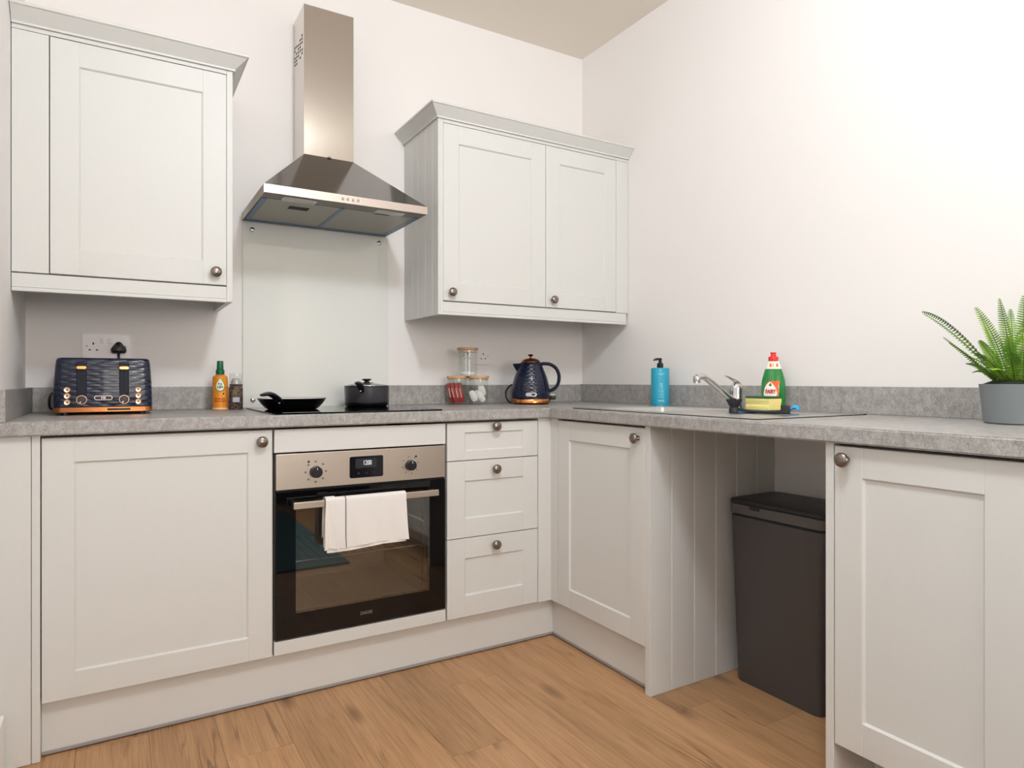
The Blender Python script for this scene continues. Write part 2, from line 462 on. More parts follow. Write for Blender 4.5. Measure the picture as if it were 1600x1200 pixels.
# ------------------------------------------------------------------ the room
XL, YB, H = -2.366, -7.5, 2.712
def struct(name, bm, m, smooth=None):
    o = link_obj(name, fin(bm, name, m, smooth)); o['kind'] = 'structure'; return o
struct('wall_back', box(XL-0.12, 0.12, 0, 0.12, 0, H), WALL)
struct('wall_right', box(0, 0.12, YB, 0, 0, H), WALL)
struct('wall_left', box(XL-0.12, XL, YB, 0, 0, H), WALL)
struct('wall_front', box(XL-0.12, 0.12, YB-0.12, YB, 0, H), WALL)
struct('ceiling', box(XL-0.12, 0.12, YB-0.12, 0.12, H, H+0.1), CEIL)
floor = struct('floor', box(XL-0.12, 0.12, YB-0.12, 0.12, -0.06, -0.0075), SUBF)
struct('baseboard_left', prism([(XL+0.0005, -0.62), (XL+0.0155, -0.62), (XL+0.0155, -3.6), (XL+0.0005, -3.6)], 0.001, 0.150, 0.002), SKIRT)
# laminate planks, 176 mm wide, running towards the back wall
PW, PLN = 0.176, 1.29
pm_cache = {}
def plank(x0, x1, y0, y1):
    g = 0.0003
    key = (round(x1-x0, 4), round(y1-y0, 4))
    if key not in pm_cache:
        w, l = x1-x0-2*g, y1-y0-2*g; e = 0.0008
        b = bmesh.new()
        top = [b.verts.new((x, y, 0)) for x, y in ((e, e), (w-e, e), (w-e, l-e), (e, l-e))]
        mid = [b.verts.new((x, y, -e*0.6)) for x, y in ((0, 0), (w, 0), (w, l), (0, l))]
        bot = [b.verts.new((x, y, -0.007)) for x, y in ((0, 0), (w, 0), (w, l), (0, l))]
        b.faces.new(top); b.faces.new(bot)
        for A, B in ((top, mid), (mid, bot)):
            for k in range(4): b.faces.new((A[k], A[(k+1) % 4], B[(k+1) % 4], B[k]))
        pm_cache[key] = fin(b, 'plank', OAK)
    link_obj('plank', pm_cache[key], floor, (x0+g, y0+g, 0))
starts = {-3: -0.868, 0: -1.16, -1: -0.42, -2: -1.62, 1: -0.78, 2: -1.75, 3: -0.45, 4: -1.30, -4: -1.9, -5: -0.6, -6: -1.3, 5: -0.2, 6: -1.0, 7: -1.6}
for k in range(-6, 8):
    xa, xb = max(XL, -1.315+k*PW), min(0.0, -1.315+(k+1)*PW)
    if xb-xa < 0.01: continue
    y1 = 0.0; y0 = starts.get(k, -0.7)
    while y1 > YB+0.001:
        plank(xa, xb, max(y0, YB), y1); y1 = y0; y0 = y1-PLN
# ------------------------------------------------------------------ worktop and upstands
def worktop():
    xs = [-2.362, -0.638, -0.500, -0.170, -0.002]; ys = [-2.72, -1.125, -0.775, -0.635, -0.002]
    z0, z1 = 0.878, 0.917
    b = bmesh.new(); vt = {}
    def v(i, j, k):
        if (i, j, k) not in vt: vt[(i, j, k)] = b.verts.new((xs[i], ys[j], z1 if k else z0))
        return vt[(i, j, k)]
    def inside(i, j):
        if not (0 <= i < 4 and 0 <= j < 4): return False
        if i == 0: return j == 3
        return not (i == 2 and j == 1)
    for i in range(4):
        for j in range(4):
            if not inside(i, j): continue
            b.faces.new((v(i, j, 1), v(i+1, j, 1), v(i+1, j+1, 1), v(i, j+1, 1)))
            b.faces.new((v(i, j, 0), v(i, j+1, 0), v(i+1, j+1, 0), v(i+1, j, 0)))
            for di, dj, p, q in ((-1, 0, (i, j), (i, j+1)), (1, 0, (i+1, j), (i+1, j+1)), (0, -1, (i, j), (i+1, j)), (0, 1, (i, j+1), (i+1, j+1))):
                if not inside(i+di, j+dj): b.faces.new((v(*p, 0), v(*q, 0), v(*q, 1), v(*p, 1)))
    bmesh.ops.recalc_face_normals(b, faces=b.faces)
    ed = []
    for e in b.edges:
        a, c = e.verts[0].co, e.verts[1].co
        if abs(a.z-c.z) < 1e-6:
            if abs(a.y+0.635) < 1e-6 and abs(c.y+0.635) < 1e-6 and max(a.x, c.x) < -0.63: ed.append(e)
            if abs(a.x+0.638) < 1e-6 and abs(c.x+0.638) < 1e-6 and max(a.y, c.y) < -0.63: ed.append(e)
        elif abs(a.x+0.638) < 1e-6 and abs(a.y+0.635) < 1e-6: ed.append(e)
    bmesh.ops.bevel(b, geom=ed, offset=0.004, segments=3, affect='EDGES')
    return b
lobj('worktop', worktop(), STONE, 'L-shaped grey concrete-effect worktop running over all the base units', 'worktop', (-0.638, -0.635, 0.878), 35)
lobj('upstand', box(-2.3455, -1.674, -0.018, -0.001, 0.9175, 1.002, 0.0008), STONE, 'grey upstand strip on the back wall behind the toaster', 'upstand', (-2.0, -0.018, 0.9175))
lobj('upstand', box(-1.0705, -0.0195, -0.018, -0.001, 0.9175, 1.004, 0.0008), STONE, 'grey upstand strip on the back wall behind the kettle and jars', 'upstand', (-0.5, -0.018, 0.9175))
lobj('upstand', box(-0.0185, -0.001, -2.72, -0.001, 0.9175, 1.006, 0.0008), STONE, 'long grey upstand strip on the right wall behind the sink', 'upstand', (-0.018, -1.2, 0.9175))
lobj('upstand', box(XL+0.001, -2.347, -0.634, -0.001, 0.9175, 1.002, 0.0008), STONE, 'short grey upstand strip on the left wall', 'upstand', (-2.347, -0.3, 0.9175))

# ------------------------------------------------------------------ base units
ZB, ZT = 0.155, 0.870
lobj('filler_panel', box(XL+0.002, -2.2945, -0.615, -0.597, 0.001, 0.877, 0.001), CAB, 'plain narrow filler panel in the bottom left corner against the left wall', 'panel', (-2.33, -0.6, 0))
lobj('end_panel', box(-2.2932, -2.2743, -0.615, -0.02, 0.001, 0.877, 0.001), CAB, 'thin upright panel edge between the left filler and the wide left door', 'panel', (-2.284, -0.6, 0))
t = thing('base_cabinet', 'wide left base cabinet under the toaster, one shaker door with knob at its top right', 'cabinet', (-1.975, -0.3, ZB))
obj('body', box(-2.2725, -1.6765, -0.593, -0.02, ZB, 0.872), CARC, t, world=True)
door(t, BACK, 'door', -2.2715, -1.6775, ZB, ZT, 0.0735, 0.0712, 0.0715, 0.0670, (-1.7109, 0.8346))
t = thing('oven_housing', 'cabinet around the built-in oven, with plain panels above and below it', 'cabinet', (-1.375, -0.3, ZB))
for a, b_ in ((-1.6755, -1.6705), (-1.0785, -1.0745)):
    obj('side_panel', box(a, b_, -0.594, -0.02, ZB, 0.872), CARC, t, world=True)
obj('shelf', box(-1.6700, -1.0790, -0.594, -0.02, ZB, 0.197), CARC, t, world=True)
obj('top_panel', box(-1.6715, -1.0780, -0.615, -0.595, 0.7965, ZT, 0.0012), CAB, t, world=True)
obj('bottom_strip', box(-1.6725, -1.0775, -0.615, -0.5945, 0.1552, 0.1975, 0.0012), CAB, t, world=True)
t = thing('drawer_cabinet', 'narrow base cabinet with three shaker drawers to the right of the oven', 'cabinet', (-0.875, -0.3, ZB))
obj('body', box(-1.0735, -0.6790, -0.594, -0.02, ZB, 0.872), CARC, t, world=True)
door(t, BACK, 'drawer', -1.0710, -0.6800, 0.7318, 0.8690, 0.0720, 0.0680, 0.0335, 0.0345, (-0.8745, 0.8535))
door(t, BACK, 'drawer', -1.0710, -0.6800, 0.4468, 0.7288, 0.0725, 0.0670, 0.0690, 0.0725, (-0.8745, 0.6935))
door(t, BACK, 'drawer', -1.0710, -0.6800, ZB+0.001, 0.4438, 0.0725, 0.0680, 0.0770, 0.0730, (-0.8750, 0.4095))
lobj('corner_post', prism([(-0.6778, -0.615), (-0.618, -0.615), (-0.618, -0.6635), (-0.599, -0.6635), (-0.599, -0.596), (-0.6778, -0.596)], 0.1535, 0.8770, 0.0006), CAB,
     'narrow corner post between the drawers and the door under the sink', 'panel', (-0.64, -0.62, 0.15))
t = thing('base_cabinet', 'corner base cabinet right of the drawers, shaker door with knob, under the sink bowl', 'cabinet', (-0.3, -0.91, ZB))
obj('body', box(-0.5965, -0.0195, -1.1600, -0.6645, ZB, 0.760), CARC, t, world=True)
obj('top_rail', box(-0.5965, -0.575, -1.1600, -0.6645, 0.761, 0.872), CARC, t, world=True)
door(t, RIGHT, 'door', 0.6655, 1.1595, ZB, ZT, 0.0725, 0.0725, 0.0705, 0.0715, (1.1281, 0.8352))
# grooved end panel beside the appliance gap
t = thing('end_panel', 'tongue-and-groove end panel on the left side of the open gap with the bin', 'panel', (-0.3, -1.173, 0))
gx = [-0.6180, -0.5226, -0.4176, -0.3137, -0.2080, -0.1024, -0.0012]
for a, b_ in zip(gx, gx[1:]):
    first, c = a == gx[0], 0.0028
    p = [(a, -1.1618), (b_, -1.1618), (b_, -1.1845+c), (b_-c, -1.1845)]
    p += [(a+(0.0008 if first else c), -1.1845), (a, -1.1845+(0.0008 if first else c))]
    p = [(x+(0.0003 if x == a and not first else 0)-(0.0003 if x == b_ else 0), y) for x, y in p]
    obj('board', prism(p, 0.0015, 0.8770), CAB, t, world=True)
lobj('end_panel', box(-0.618, -0.0195, -1.8215, -1.8005, 0.001, 0.877, 0.001), CAB, 'plain end panel on the right side of the open gap with the bin', 'panel', (-0.3, -1.811, 0))
t = thing('base_cabinet', 'base cabinet at the right edge under the potted fern, knob at its top left', 'cabinet', (-0.3, -2.02, ZB))
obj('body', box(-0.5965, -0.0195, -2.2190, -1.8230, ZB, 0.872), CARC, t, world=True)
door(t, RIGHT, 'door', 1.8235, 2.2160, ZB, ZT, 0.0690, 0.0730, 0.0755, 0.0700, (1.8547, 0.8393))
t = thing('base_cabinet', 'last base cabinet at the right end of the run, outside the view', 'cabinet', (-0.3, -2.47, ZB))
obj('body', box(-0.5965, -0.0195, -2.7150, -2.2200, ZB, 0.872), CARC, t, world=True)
door(t, RIGHT, 'door', 2.2190, 2.7130, ZB, ZT, 0.072, 0.072, 0.0755, 0.07, (2.680, 0.8393))
# plinths with a grey sealing strip
t = thing('plinth', 'long plinth board under the oven and the wide left door', 'plinth', (-1.4, -0.585, 0))
obj('board', box(-2.2735, -0.5715, -0.585, -0.569, 0.006, 0.1530), CAB, t, world=True)
obj('sealing_strip', box(-2.2735, -0.5885, -0.5885, -0.5853, 0.004, 0.0135, 0.001), SEAL, t, world=True, label='thin grey strip along the foot of the plinth')
t = thing('plinth', 'short plinth board under the corner cabinet below the sink', 'plinth', (-0.588, -0.88, 0))
obj('board', box(-0.588, -0.572, -1.1610, -0.5855, 0.006, 0.1530), CAB, t, world=True)
obj('sealing_strip', box(-0.5915, -0.5883, -1.1610, -0.5890, 0.004, 0.0135, 0.001), SEAL, t, world=True, label='thin grey strip along the foot of the plinth')
lobj('plinth', box(-0.450, -0.434, -2.7150, -1.8225, 0.001, 0.1530), CAB, 'plinth board under the cabinet at the right edge', 'plinth', (-0.450, -2.2, 0))

# ------------------------------------------------------------------ wall units
def crown(path, zb):
    """moulding swept along an outline; path points (x, y, out_x, out_y)"""
    prof = [(0.0, 0.000), (0.008, 0.000), (0.008, 0.006), (0.0405, 0.0385), (0.0455, 0.0405), (0.0465, 0.0430), (0.0465, 0.0475), (0.0445, 0.0490), (0.0, 0.0490)]
    return loft([[(x+ox*o, y+oy*o, zb+z) for o, z in prof] for x, y, ox, oy in path])
CZ = 2.0795
t = thing('wall_cabinet', 'single-door wall cabinet at the upper left, above the toaster', 'cabinet', (-2.06, -0.18, 1.293))
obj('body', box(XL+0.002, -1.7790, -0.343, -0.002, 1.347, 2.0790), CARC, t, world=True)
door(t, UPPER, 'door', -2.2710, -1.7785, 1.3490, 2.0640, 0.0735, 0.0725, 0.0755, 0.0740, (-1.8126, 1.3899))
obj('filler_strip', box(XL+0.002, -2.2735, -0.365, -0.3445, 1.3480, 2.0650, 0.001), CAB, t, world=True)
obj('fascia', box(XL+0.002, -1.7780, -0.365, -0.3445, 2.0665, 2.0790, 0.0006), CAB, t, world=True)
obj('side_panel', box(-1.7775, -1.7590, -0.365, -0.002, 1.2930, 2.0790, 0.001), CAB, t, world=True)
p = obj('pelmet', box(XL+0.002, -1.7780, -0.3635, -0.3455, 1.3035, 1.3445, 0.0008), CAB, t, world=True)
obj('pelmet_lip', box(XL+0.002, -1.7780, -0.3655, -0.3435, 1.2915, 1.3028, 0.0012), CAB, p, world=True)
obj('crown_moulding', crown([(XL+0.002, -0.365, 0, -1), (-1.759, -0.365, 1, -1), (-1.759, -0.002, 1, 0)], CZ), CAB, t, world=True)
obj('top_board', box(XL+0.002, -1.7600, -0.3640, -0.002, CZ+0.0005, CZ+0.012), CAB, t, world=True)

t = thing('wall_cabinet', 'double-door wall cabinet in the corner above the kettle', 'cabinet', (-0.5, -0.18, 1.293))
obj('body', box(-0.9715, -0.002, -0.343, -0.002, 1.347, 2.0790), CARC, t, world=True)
door(t, UPPER, 'door', -0.9708, -0.4754, 1.3490, 2.0645, 0.0705, 0.0715, 0.0730, 0.0735, (-0.9363, 1.3827))
door(t, UPPER, 'door', -0.4732, -0.0755, 1.3490, 2.0645, 0.0755, 0.0670, 0.0600, 0.0715, (-0.4394, 1.3830))
obj('filler_strip', box(-0.0745, -0.002, -0.365, -0.3445, 1.3460, 2.0655, 0.001), CAB, t, world=True)
obj('fascia', box(-0.9715, -0.002, -0.365, -0.3445, 2.0665, 2.0790, 0.0006), CAB, t, world=True)
p = obj('pelmet', box(-0.9715, -0.012, -0.3635, -0.3455, 1.3035, 1.3445, 0.0008), CAB, t, world=True)
obj('pelmet_lip', box(-0.9715, -0.012, -0.3655, -0.3435, 1.2915, 1.3028, 0.0012), CAB, p, world=True)
obj('crown_moulding', crown([(-0.993, -0.002, -1, 0), (-0.993, -0.365, -1, -1), (-0.002, -0.365, 0, -1)], CZ), CAB, t, world=True)
obj('top_board', box(-0.992, -0.002, -0.3640, -0.002, CZ+0.0005, CZ+0.012), CAB, t, world=True)
side = obj('side_panel', box(-0.9840, -0.9722, -0.365, -0.002, 1.2920, 2.0790), CAB, t, world=True)
gy = [-0.365, -0.3100, -0.2380, -0.1600, -0.0980, -0.0025]
for a, b_ in zip(gy, gy[1:]):
    c = 0.002; e = 0.0003; ea = 0.0008 if a == gy[0] else c
    obj('board', prism([(-0.9845, a+e), (-0.9845, b_-e), (-0.9932+c, b_-e), (-0.9932, b_-c-e), (-0.9932, a+ea+e), (-0.9932+ea, a+e)], 1.2920, 2.0790), CAB, side, world=True)

# ------------------------------------------------------------------ splashback
t = thing('splashback', 'pale glass splashback panel on the back wall behind the hob', 'splashback', (-1.372, -0.005, 0.9175))
obj('glass_panel', box(-1.6720, -1.0725, -0.008, -0.001, 0.9178, 1.6530, 0.0012), SPLASH, t, world=True)
for x, z in ((-1.6370, 1.6250), (-1.1130, 1.6270), (-1.6345, 0.9480), (-1.1130, 0.9480)):
    b = lathe([(0.0, 0.006), (0.006, 0.0055), (0.0095, 0.003), (0.0100, 0.0)], 20)
    b.transform(Matrix.Translation((x, -0.008, z)) @ Matrix.Rotation(PI/2, 4, 'X'))
    obj('fixing_screw', b, CHROME, t, 40, world=True)

# ------------------------------------------------------------------ cooker hood
HX0, HX1, HY, HZ0, HZ1 = -1.6760, -1.0830, -0.465, 1.6580, 1.6865
CX0, CX1, CY, CZ0, CZ1 = -1.4760, -1.2800, -0.178, 1.9040, 2.4880
t = thing('cooker_hood', 'stainless steel chimney cooker hood on the back wall above the hob', 'hood', (-1.38, -0.2, HZ0))
# front and side band: open tray, its underside recessed
b = bmesh.new()
def rect(x0, x1, y0, y1, z): return [(x0, y0, z), (x1, y0, z), (x1, y1, z), (x0, y1, z)]
loft([rect(HX0, HX1, HY, -0.002, HZ1), rect(HX0, HX1, HY, -0.002, HZ0), rect(HX0+0.004, HX1-0.004, HY+0.004, -0.006, HZ0),
      rect(HX0+0.004, HX1-0.004, HY+0.004, -0.006, HZ0+0.006)], b)
obj('front_band', b, LIP, t, world=True)
obj('canopy', loft([rect(HX0+0.001, HX1-0.001, HY+0.001, -0.002, HZ1+0.0004), rect(CX0, CX1, CY, -0.002, CZ0)]), STEELD, t, world=True)
ch = obj('chimney', box(CX0, CX1, CY, -0.002, CZ0+0.0004, CZ1, 0.0008), STEELV, t, world=True)
obj('tab', box(-1.385, -1.372, CY-0.003, CY-0.0005, CZ0+0.0005, CZ0+0.006), DKSTEEL, ch, world=True)
for i in range(5):
    for j in range(6):
        y, z = -0.155+i*0.030, 2.375-j*0.014-(0.006 if i % 2 else 0)
        if (i*7+j*3) % 5 == 4: continue
        obj('vent_slot', box(CX0-0.0006, CX0+0.002, y, y+0.016, z, z+0.006), SLOTB, ch, world=True)
obj('front_tray', box(HX0+0.005, HX1-0.005, HY+0.005, -0.385, HZ0+0.0012, HZ0+0.005), DKSTEEL, t, world=True)
obj('back_tray', box(HX0+0.005, HX1-0.005, -0.380, -0.008, HZ0+0.0030, HZ0+0.0055), DKSTEEL, t, world=True)
for k, (a, b_) in enumerate(((-1.6500, -1.3920), (-1.3760, -1.1090))):
    f = obj('grease_filter', box(a, b_, -0.383, -0.045, HZ0+0.0002, HZ0+0.0028, 0.0006), FILT, t, world=True)
    if k == 0:
        obj('filter_handle', box(-1.560, -1.490, -0.322, -0.282, HZ0-0.0010, HZ0+0.0001), SLOTB, f, world=True)
    else:
        obj('filter_handle', box(-1.262, -1.205, -0.383, -0.373, HZ0-0.0010, HZ0+0.0001), SLOTB, f, world=True)
for nm, q in (('film_strip', (-1.6690, -1.6510, -0.383, -0.030)), ('film_strip', (-1.3915, -1.3765, -0.383, -0.046)), ('film_strip', (-1.1085, -1.0900, -0.383, -0.030)), ('film_strip', (-1.6500, -1.1090, -0.0445, -0.012))):
    obj(nm, box(q[0], q[1], q[2], q[3], HZ0-0.0004, HZ0+0.0026), BLUEF, t, world=True, label='strip of blue protective film')
for a, b_ in ((-1.605, -1.490), (-1.270, -1.160)):
    l = obj('lamp', prism([(x+(a+b_)/2, y-0.412) for x, y in rrect(b_-a, 0.050, 0.010, 3)], HZ0-0.0012, HZ0+0.0010), LAMPF, t, world=True)
    obj('lens', prism([(x+(a+b_)/2, y-0.412) for x, y in rrect(b_-a-0.016, 0.034, 0.007, 3)], HZ0-0.0020, HZ0-0.0013), LENS, l, world=True)
for x in (-1.4091, -1.3905, -1.3715, -1.3530):
    b = lathe([(0.0048, 0), (0.0048, 0.003), (0.0038, 0.0045), (0, 0.0048)], 16)
    b.transform(Matrix.Translation((x, HY, 1.6725)) @ Matrix.Rotation(PI/2, 4, 'X'))
    obj('button', b, CHROME, t, 40, world=True)

# ------------------------------------------------------------------ sockets
def socket(label, x0, x1, z0, z1, sockets):
    t = thing('wall_socket', label, 'socket', ((x0+x1)/2, -0.001, z0))
    obj('faceplate', prism([(x+(x0+x1)/2, y+(z0+z1)/2) for x, y in rrect(x1-x0, z1-z0, 0.004, 3)], 0.0005, 0.0095, 0.0012), SOCK, t)
    f = t.children[0]
    f.data.transform(WM[t.name].inverted() @ Matrix(((1, 0, 0, 0), (0, 0, -1, 0), (0, 1, 0, 0), (0, 0, 0, 1))))
    for cx in sockets:
        for px, pz, w, h in ((0, 0.012, 0.004, 0.008), (-0.011, -0.0105, 0.0065, 0.004), (0.011, -0.0105, 0.0065, 0.004)):
            obj('pin_hole', box(cx+px-w/2, cx+px+w/2, -0.0112, -0.0095, z0+0.040+pz-h/2, z0+0.040+pz+h/2), SLOTB, t, world=True)
    for cx in ((x0+x1)/2-0.0125, (x0+x1)/2+0.0075):
        obj('switch', box(cx-0.0055, cx+0.0055, -0.0135, -0.0097, z1-0.032, z1-0.014, 0.0012), WHITEP, t, world=True)
    for cx in (x0+0.014, x1-0.014):
        b = lathe([(0.0026, 0), (0.0026, 0.0008), (0, 0.0010)], 12)
        b.transform(Matrix.Translation((cx, -0.0097, z0+0.043)) @ Matrix.Rotation(PI/2, 4, 'X'))
        obj('screw', b, SCREWM, t, 40, world=True)
    return t
socket('white double socket on the wall above the toaster, a black plug in it', -2.2034, -2.0563, 1.1050, 1.1910, (-2.1700,))
socket('white double socket on the wall behind the glass jars', -0.7135, -0.5573, 1.1000, 1.1870, (-0.6800, -0.5955))
def plug():
    t = thing('plug', 'black three-pin plug pushed into the socket above the toaster', 'plug', (-2.0925, -0.012, 1.118))
    out = [(-0.019, -0.017), (0.019, -0.017), (0.0235, -0.012), (0.0245, -0.004), (0.021, 0.004), (0.008, 0.021), (0.004, 0.024), (-0.004, 0.024), (-0.008, 0.021), (-0.021, 0.004), (-0.0245, -0.004), (-0.0235, -0.012)]
    b = loft([[(x*k, -0.001-d, z*k+0.0225) for x, z in out] for k, d in ((1.0, 0.0), (1.0, 0.020), (0.93, 0.028), (0.75, 0.031))])
    obj('plug_body', b, BLKP, t, 35)
    obj('cable', tube(bez([(0, -0.012, 0.006), (0, -0.016, -0.012), (0.002, -0.016, -0.05), (0.0, -0.014, -0.12), (0.0, -0.02, -0.17), (-0.002, -0.045, -0.1945)], 6), 0.0042, 10), BLKP, t, 60)
plug()

# ------------------------------------------------------------------ oven
t = thing('oven', 'built-in stainless steel and black glass oven with a tea towel over its handle', 'oven', (-1.374, -0.3, 0.1985))
OX0, OX1 = -1.6670, -1.0808
# cavity: a box open to the front
b = bmesh.new()
loft([[(x, -0.590, z) for x, z in ((-1.655, 0.2105), (-1.093, 0.2105), (-1.093, 0.70), (-1.655, 0.70))],
      [(x, -0.060, z) for x, z in ((-1.655, 0.2105), (-1.093, 0.2105), (-1.093, 0.70), (-1.655, 0.70))],
      ], b, cap=False)
b.faces.new([v for v in b.verts if abs(v.co.y+0.060) < 1e-6])
O = [v for v in b.verts if abs(v.co.y+0.590) < 1e-6]
O.sort(key=lambda v: math.atan2(v.co.z-0.455, v.co.x+1.374))
def ringv(x0, x1, z0, z1, y):
    L = [b.verts.new((x, y, z)) for x, z in ((x0, z0), (x1, z0), (x1, z1), (x0, z1))]
    L.sort(key=lambda v: math.atan2(v.co.z-0.455, v.co.x+1.374)); return L
I1 = ringv(-1.615, -1.133, 0.250, 0.640, -0.590); I2 = ringv(-1.615, -1.133, 0.250, 0.640, -0.130)
for A, B in ((O, I1), (I1, I2)):
    for k in range(4): b.faces.new((A[k], A[(k+1) % 4], B[(k+1) % 4], B[k]))
b.faces.new(I2)
cav = obj('cavity', b, OVIN, t, world=True)
sh = bmesh.new()
tube([(-1.612, -0.560, 0.430), (-1.138, -0.560, 0.430)], 0.003, 8, bm=sh)
tube([(-1.612, -0.200, 0.430), (-1.138, -0.200, 0.430)], 0.003, 8, bm=sh)
for i in range(16): tube([(-1.605+i*0.0307, -0.560, 0.4325), (-1.605+i*0.0307, -0.200, 0.4325)], 0.0014, 6, bm=sh)
o = obj('wire_shelf', sh, RACK, t, 60, world=True); o['kind'] = 'stuff'
for x in (-1.1400, -1.6085):
    sr = bmesh.new()
    for y in (-0.575, -0.545, -0.15): tube([(x, y, 0.27), (x, y, 0.62)], 0.0018, 6, bm=sr)
    for k in range(6): tube([(x-0.004, -0.575, 0.30+k*0.06), (x-0.004, -0.16, 0.30+k*0.06)], 0.0024, 6, bm=sr)
    o = obj('side_rack', sr, RACK, t, 60, world=True); o['kind'] = 'stuff'
obj('trim_frame', box(OX0-0.003, OX1+0.002, -0.6005, -0.5945, 0.1985, 0.2035), DKSTEEL, t, world=True)
for xa in (OX0-0.0024, OX1+0.0002):
    obj('trim_strip', box(xa, xa+0.0018, -0.6080, -0.5925, 0.2040, 0.7910), DKSTEEL, t, world=True)
pn = obj('control_panel', box(OX0, OX1, -0.6170, -0.5920, 0.6775, 0.7915, 0.0012), OVST, t, world=True)
d = obj('oven_door', (lambda b: b)(bmesh.new()), BLKG, t)
def ring_slab(x0, x1, z0, z1, a0, a1, c0, c1, y0, y1):
    b = bmesh.new()
    def R(xa, xb, za, zb, y): return [(xa, y, za), (xb, y, za), (xb, y, zb), (xa, y, zb)]
    S_ = [R(x0, x1, z0, z1, y0), R(x0, x1, z0, z1, y1), R(a0, a1, c0, c1, y1), R(a0, a1, c0, c1, y0), R(x0, x1, z0, z1, y0)]
    loft(S_, b, cap=False); bmesh.ops.remove_doubles(b, verts=b.verts, dist=1e-6); return b
b = ring_slab(OX0, OX1, 0.2035, 0.6690, -1.6060, -1.1420, 0.2790, 0.6420, -0.6170, -0.5930)
b.transform(WM[t.name].inverted()); d.data = fin(b, 'oven_door', BLKG)
obj('window', box(-1.6060, -1.1420, -0.6168, -0.6128, 0.2790, 0.6420), OVENG, d, world=True, label='see-through window in the oven door')
obj('vent_gap', box(OX0+0.004, OX1-0.004, -0.6080, -0.5930, 0.6695, 0.6770), SLOTB, t, world=True)
h = obj('handle', box(-1.6235, -1.1285, -0.6700, -0.6560, 0.6220, 0.6430, 0.0015), OVST, d, world=True, label='flat brushed steel bar handle')
for x in (-1.6130, -1.1390):
    obj('handle_bracket', box(x-0.008, x+0.008, -0.6560, -0.6172, 0.6240, 0.6410, 0.001), BLKP, t, world=True)
lt = text('lettering', 'ZANUSSI', 0.0150, LOGOG, d, (0, 0, 0), (PI/2, 0, 0), 0.0002, 0.0003, sx=0.72)
lt.location = WM[t.name].inverted() @ Vector((-1.3735, -0.6173, 0.2405))
for cx, r, ang in ((-1.5430, 0.0185, 0.0), (-1.2150, 0.0175, 0.0)):
    b = lathe([(r+0.001, 0), (r+0.001, 0.002), (r, 0.004), (r*0.97, 0.020), (r*0.85, 0.0225), (0, 0.023)], 32)
    M = Matrix.Translation((cx, -0.6170, 0.7293)) @ Matrix.Rotation(PI/2, 4, 'X')
    b.transform(M)
    k = obj('dial', b, BLKP, pn, 35, world=True, label='black rotary oven dial')
    obj('pointer', box(cx-0.001, cx+0.001, -0.6408, -0.6400, 0.7293+0.008, 0.7293+0.014), WHITEP, t, world=True)
    for i in range(8):
        if cx > -1.3 and i in (0, 2, 3): pass
        a = PI/2+i*PI/4+(0.2 if cx > -1.3 else 0); R_ = 0.033 if cx < -1.3 else 0.0300
        px, pz = cx+R_*math.cos(a), 0.7293+R_*math.sin(a)
        s_ = 0.0034 if cx < -1.3 else 0.0022
        obj('dial_mark', box(px-s_, px+s_, -0.6173, -0.6169, pz-s_*0.8, pz+s_*0.8), PRINTG, t, world=True)
for x, z in ((-1.5655, 0.7630), (-1.1935, 0.7585)):
    b = lathe([(0.0038, 0), (0.0038, 0.0008), (0, 0.001)], 14); b.transform(Matrix.Translation((x, -0.6170, z)) @ Matrix.Rotation(PI/2, 4, 'X'))
    obj('indicator', b, BLKP, t, 40, world=True)
def rplate(x0, x1, z0, z1, r, y0, y1):
    b = prism([(x+(x0+x1)/2, y+(z0+z1)/2) for x, y in rrect(x1-x0, z1-z0, r, 4)], y0, y1)
    b.transform(Matrix(((1, 0, 0, 0), (0, 0, 1, 0), (0, 1, 0, 0), (0, 0, 0, 1)))); return b
dp = obj('display', rplate(-1.4310, -1.3145, 0.6985, 0.7705, 0.006, -0.6185, -0.6165), DISP, pn, world=True, label='black digital clock display')
obj('display_window', rplate(-1.4110, -1.3380, 0.7310, 0.7625, 0.001, -0.6188, -0.6184), DISW, t, world=True)
o = text('clock_digits', '1200', 0.0230, DIGIT, t, (0, 0, 0), (PI/2, 0, 0), 0.0002, 0.0, sx=0.66)
o.location = WM[t.name].inverted() @ Vector((-1.3705, -0.6191, 0.7475))
for x in (-1.40, -1.373, -1.346):
    obj('touch_key', box(x-0.003, x+0.003, -0.6187, -0.6184, 0.7105, 0.7165), DISW, t, world=True)

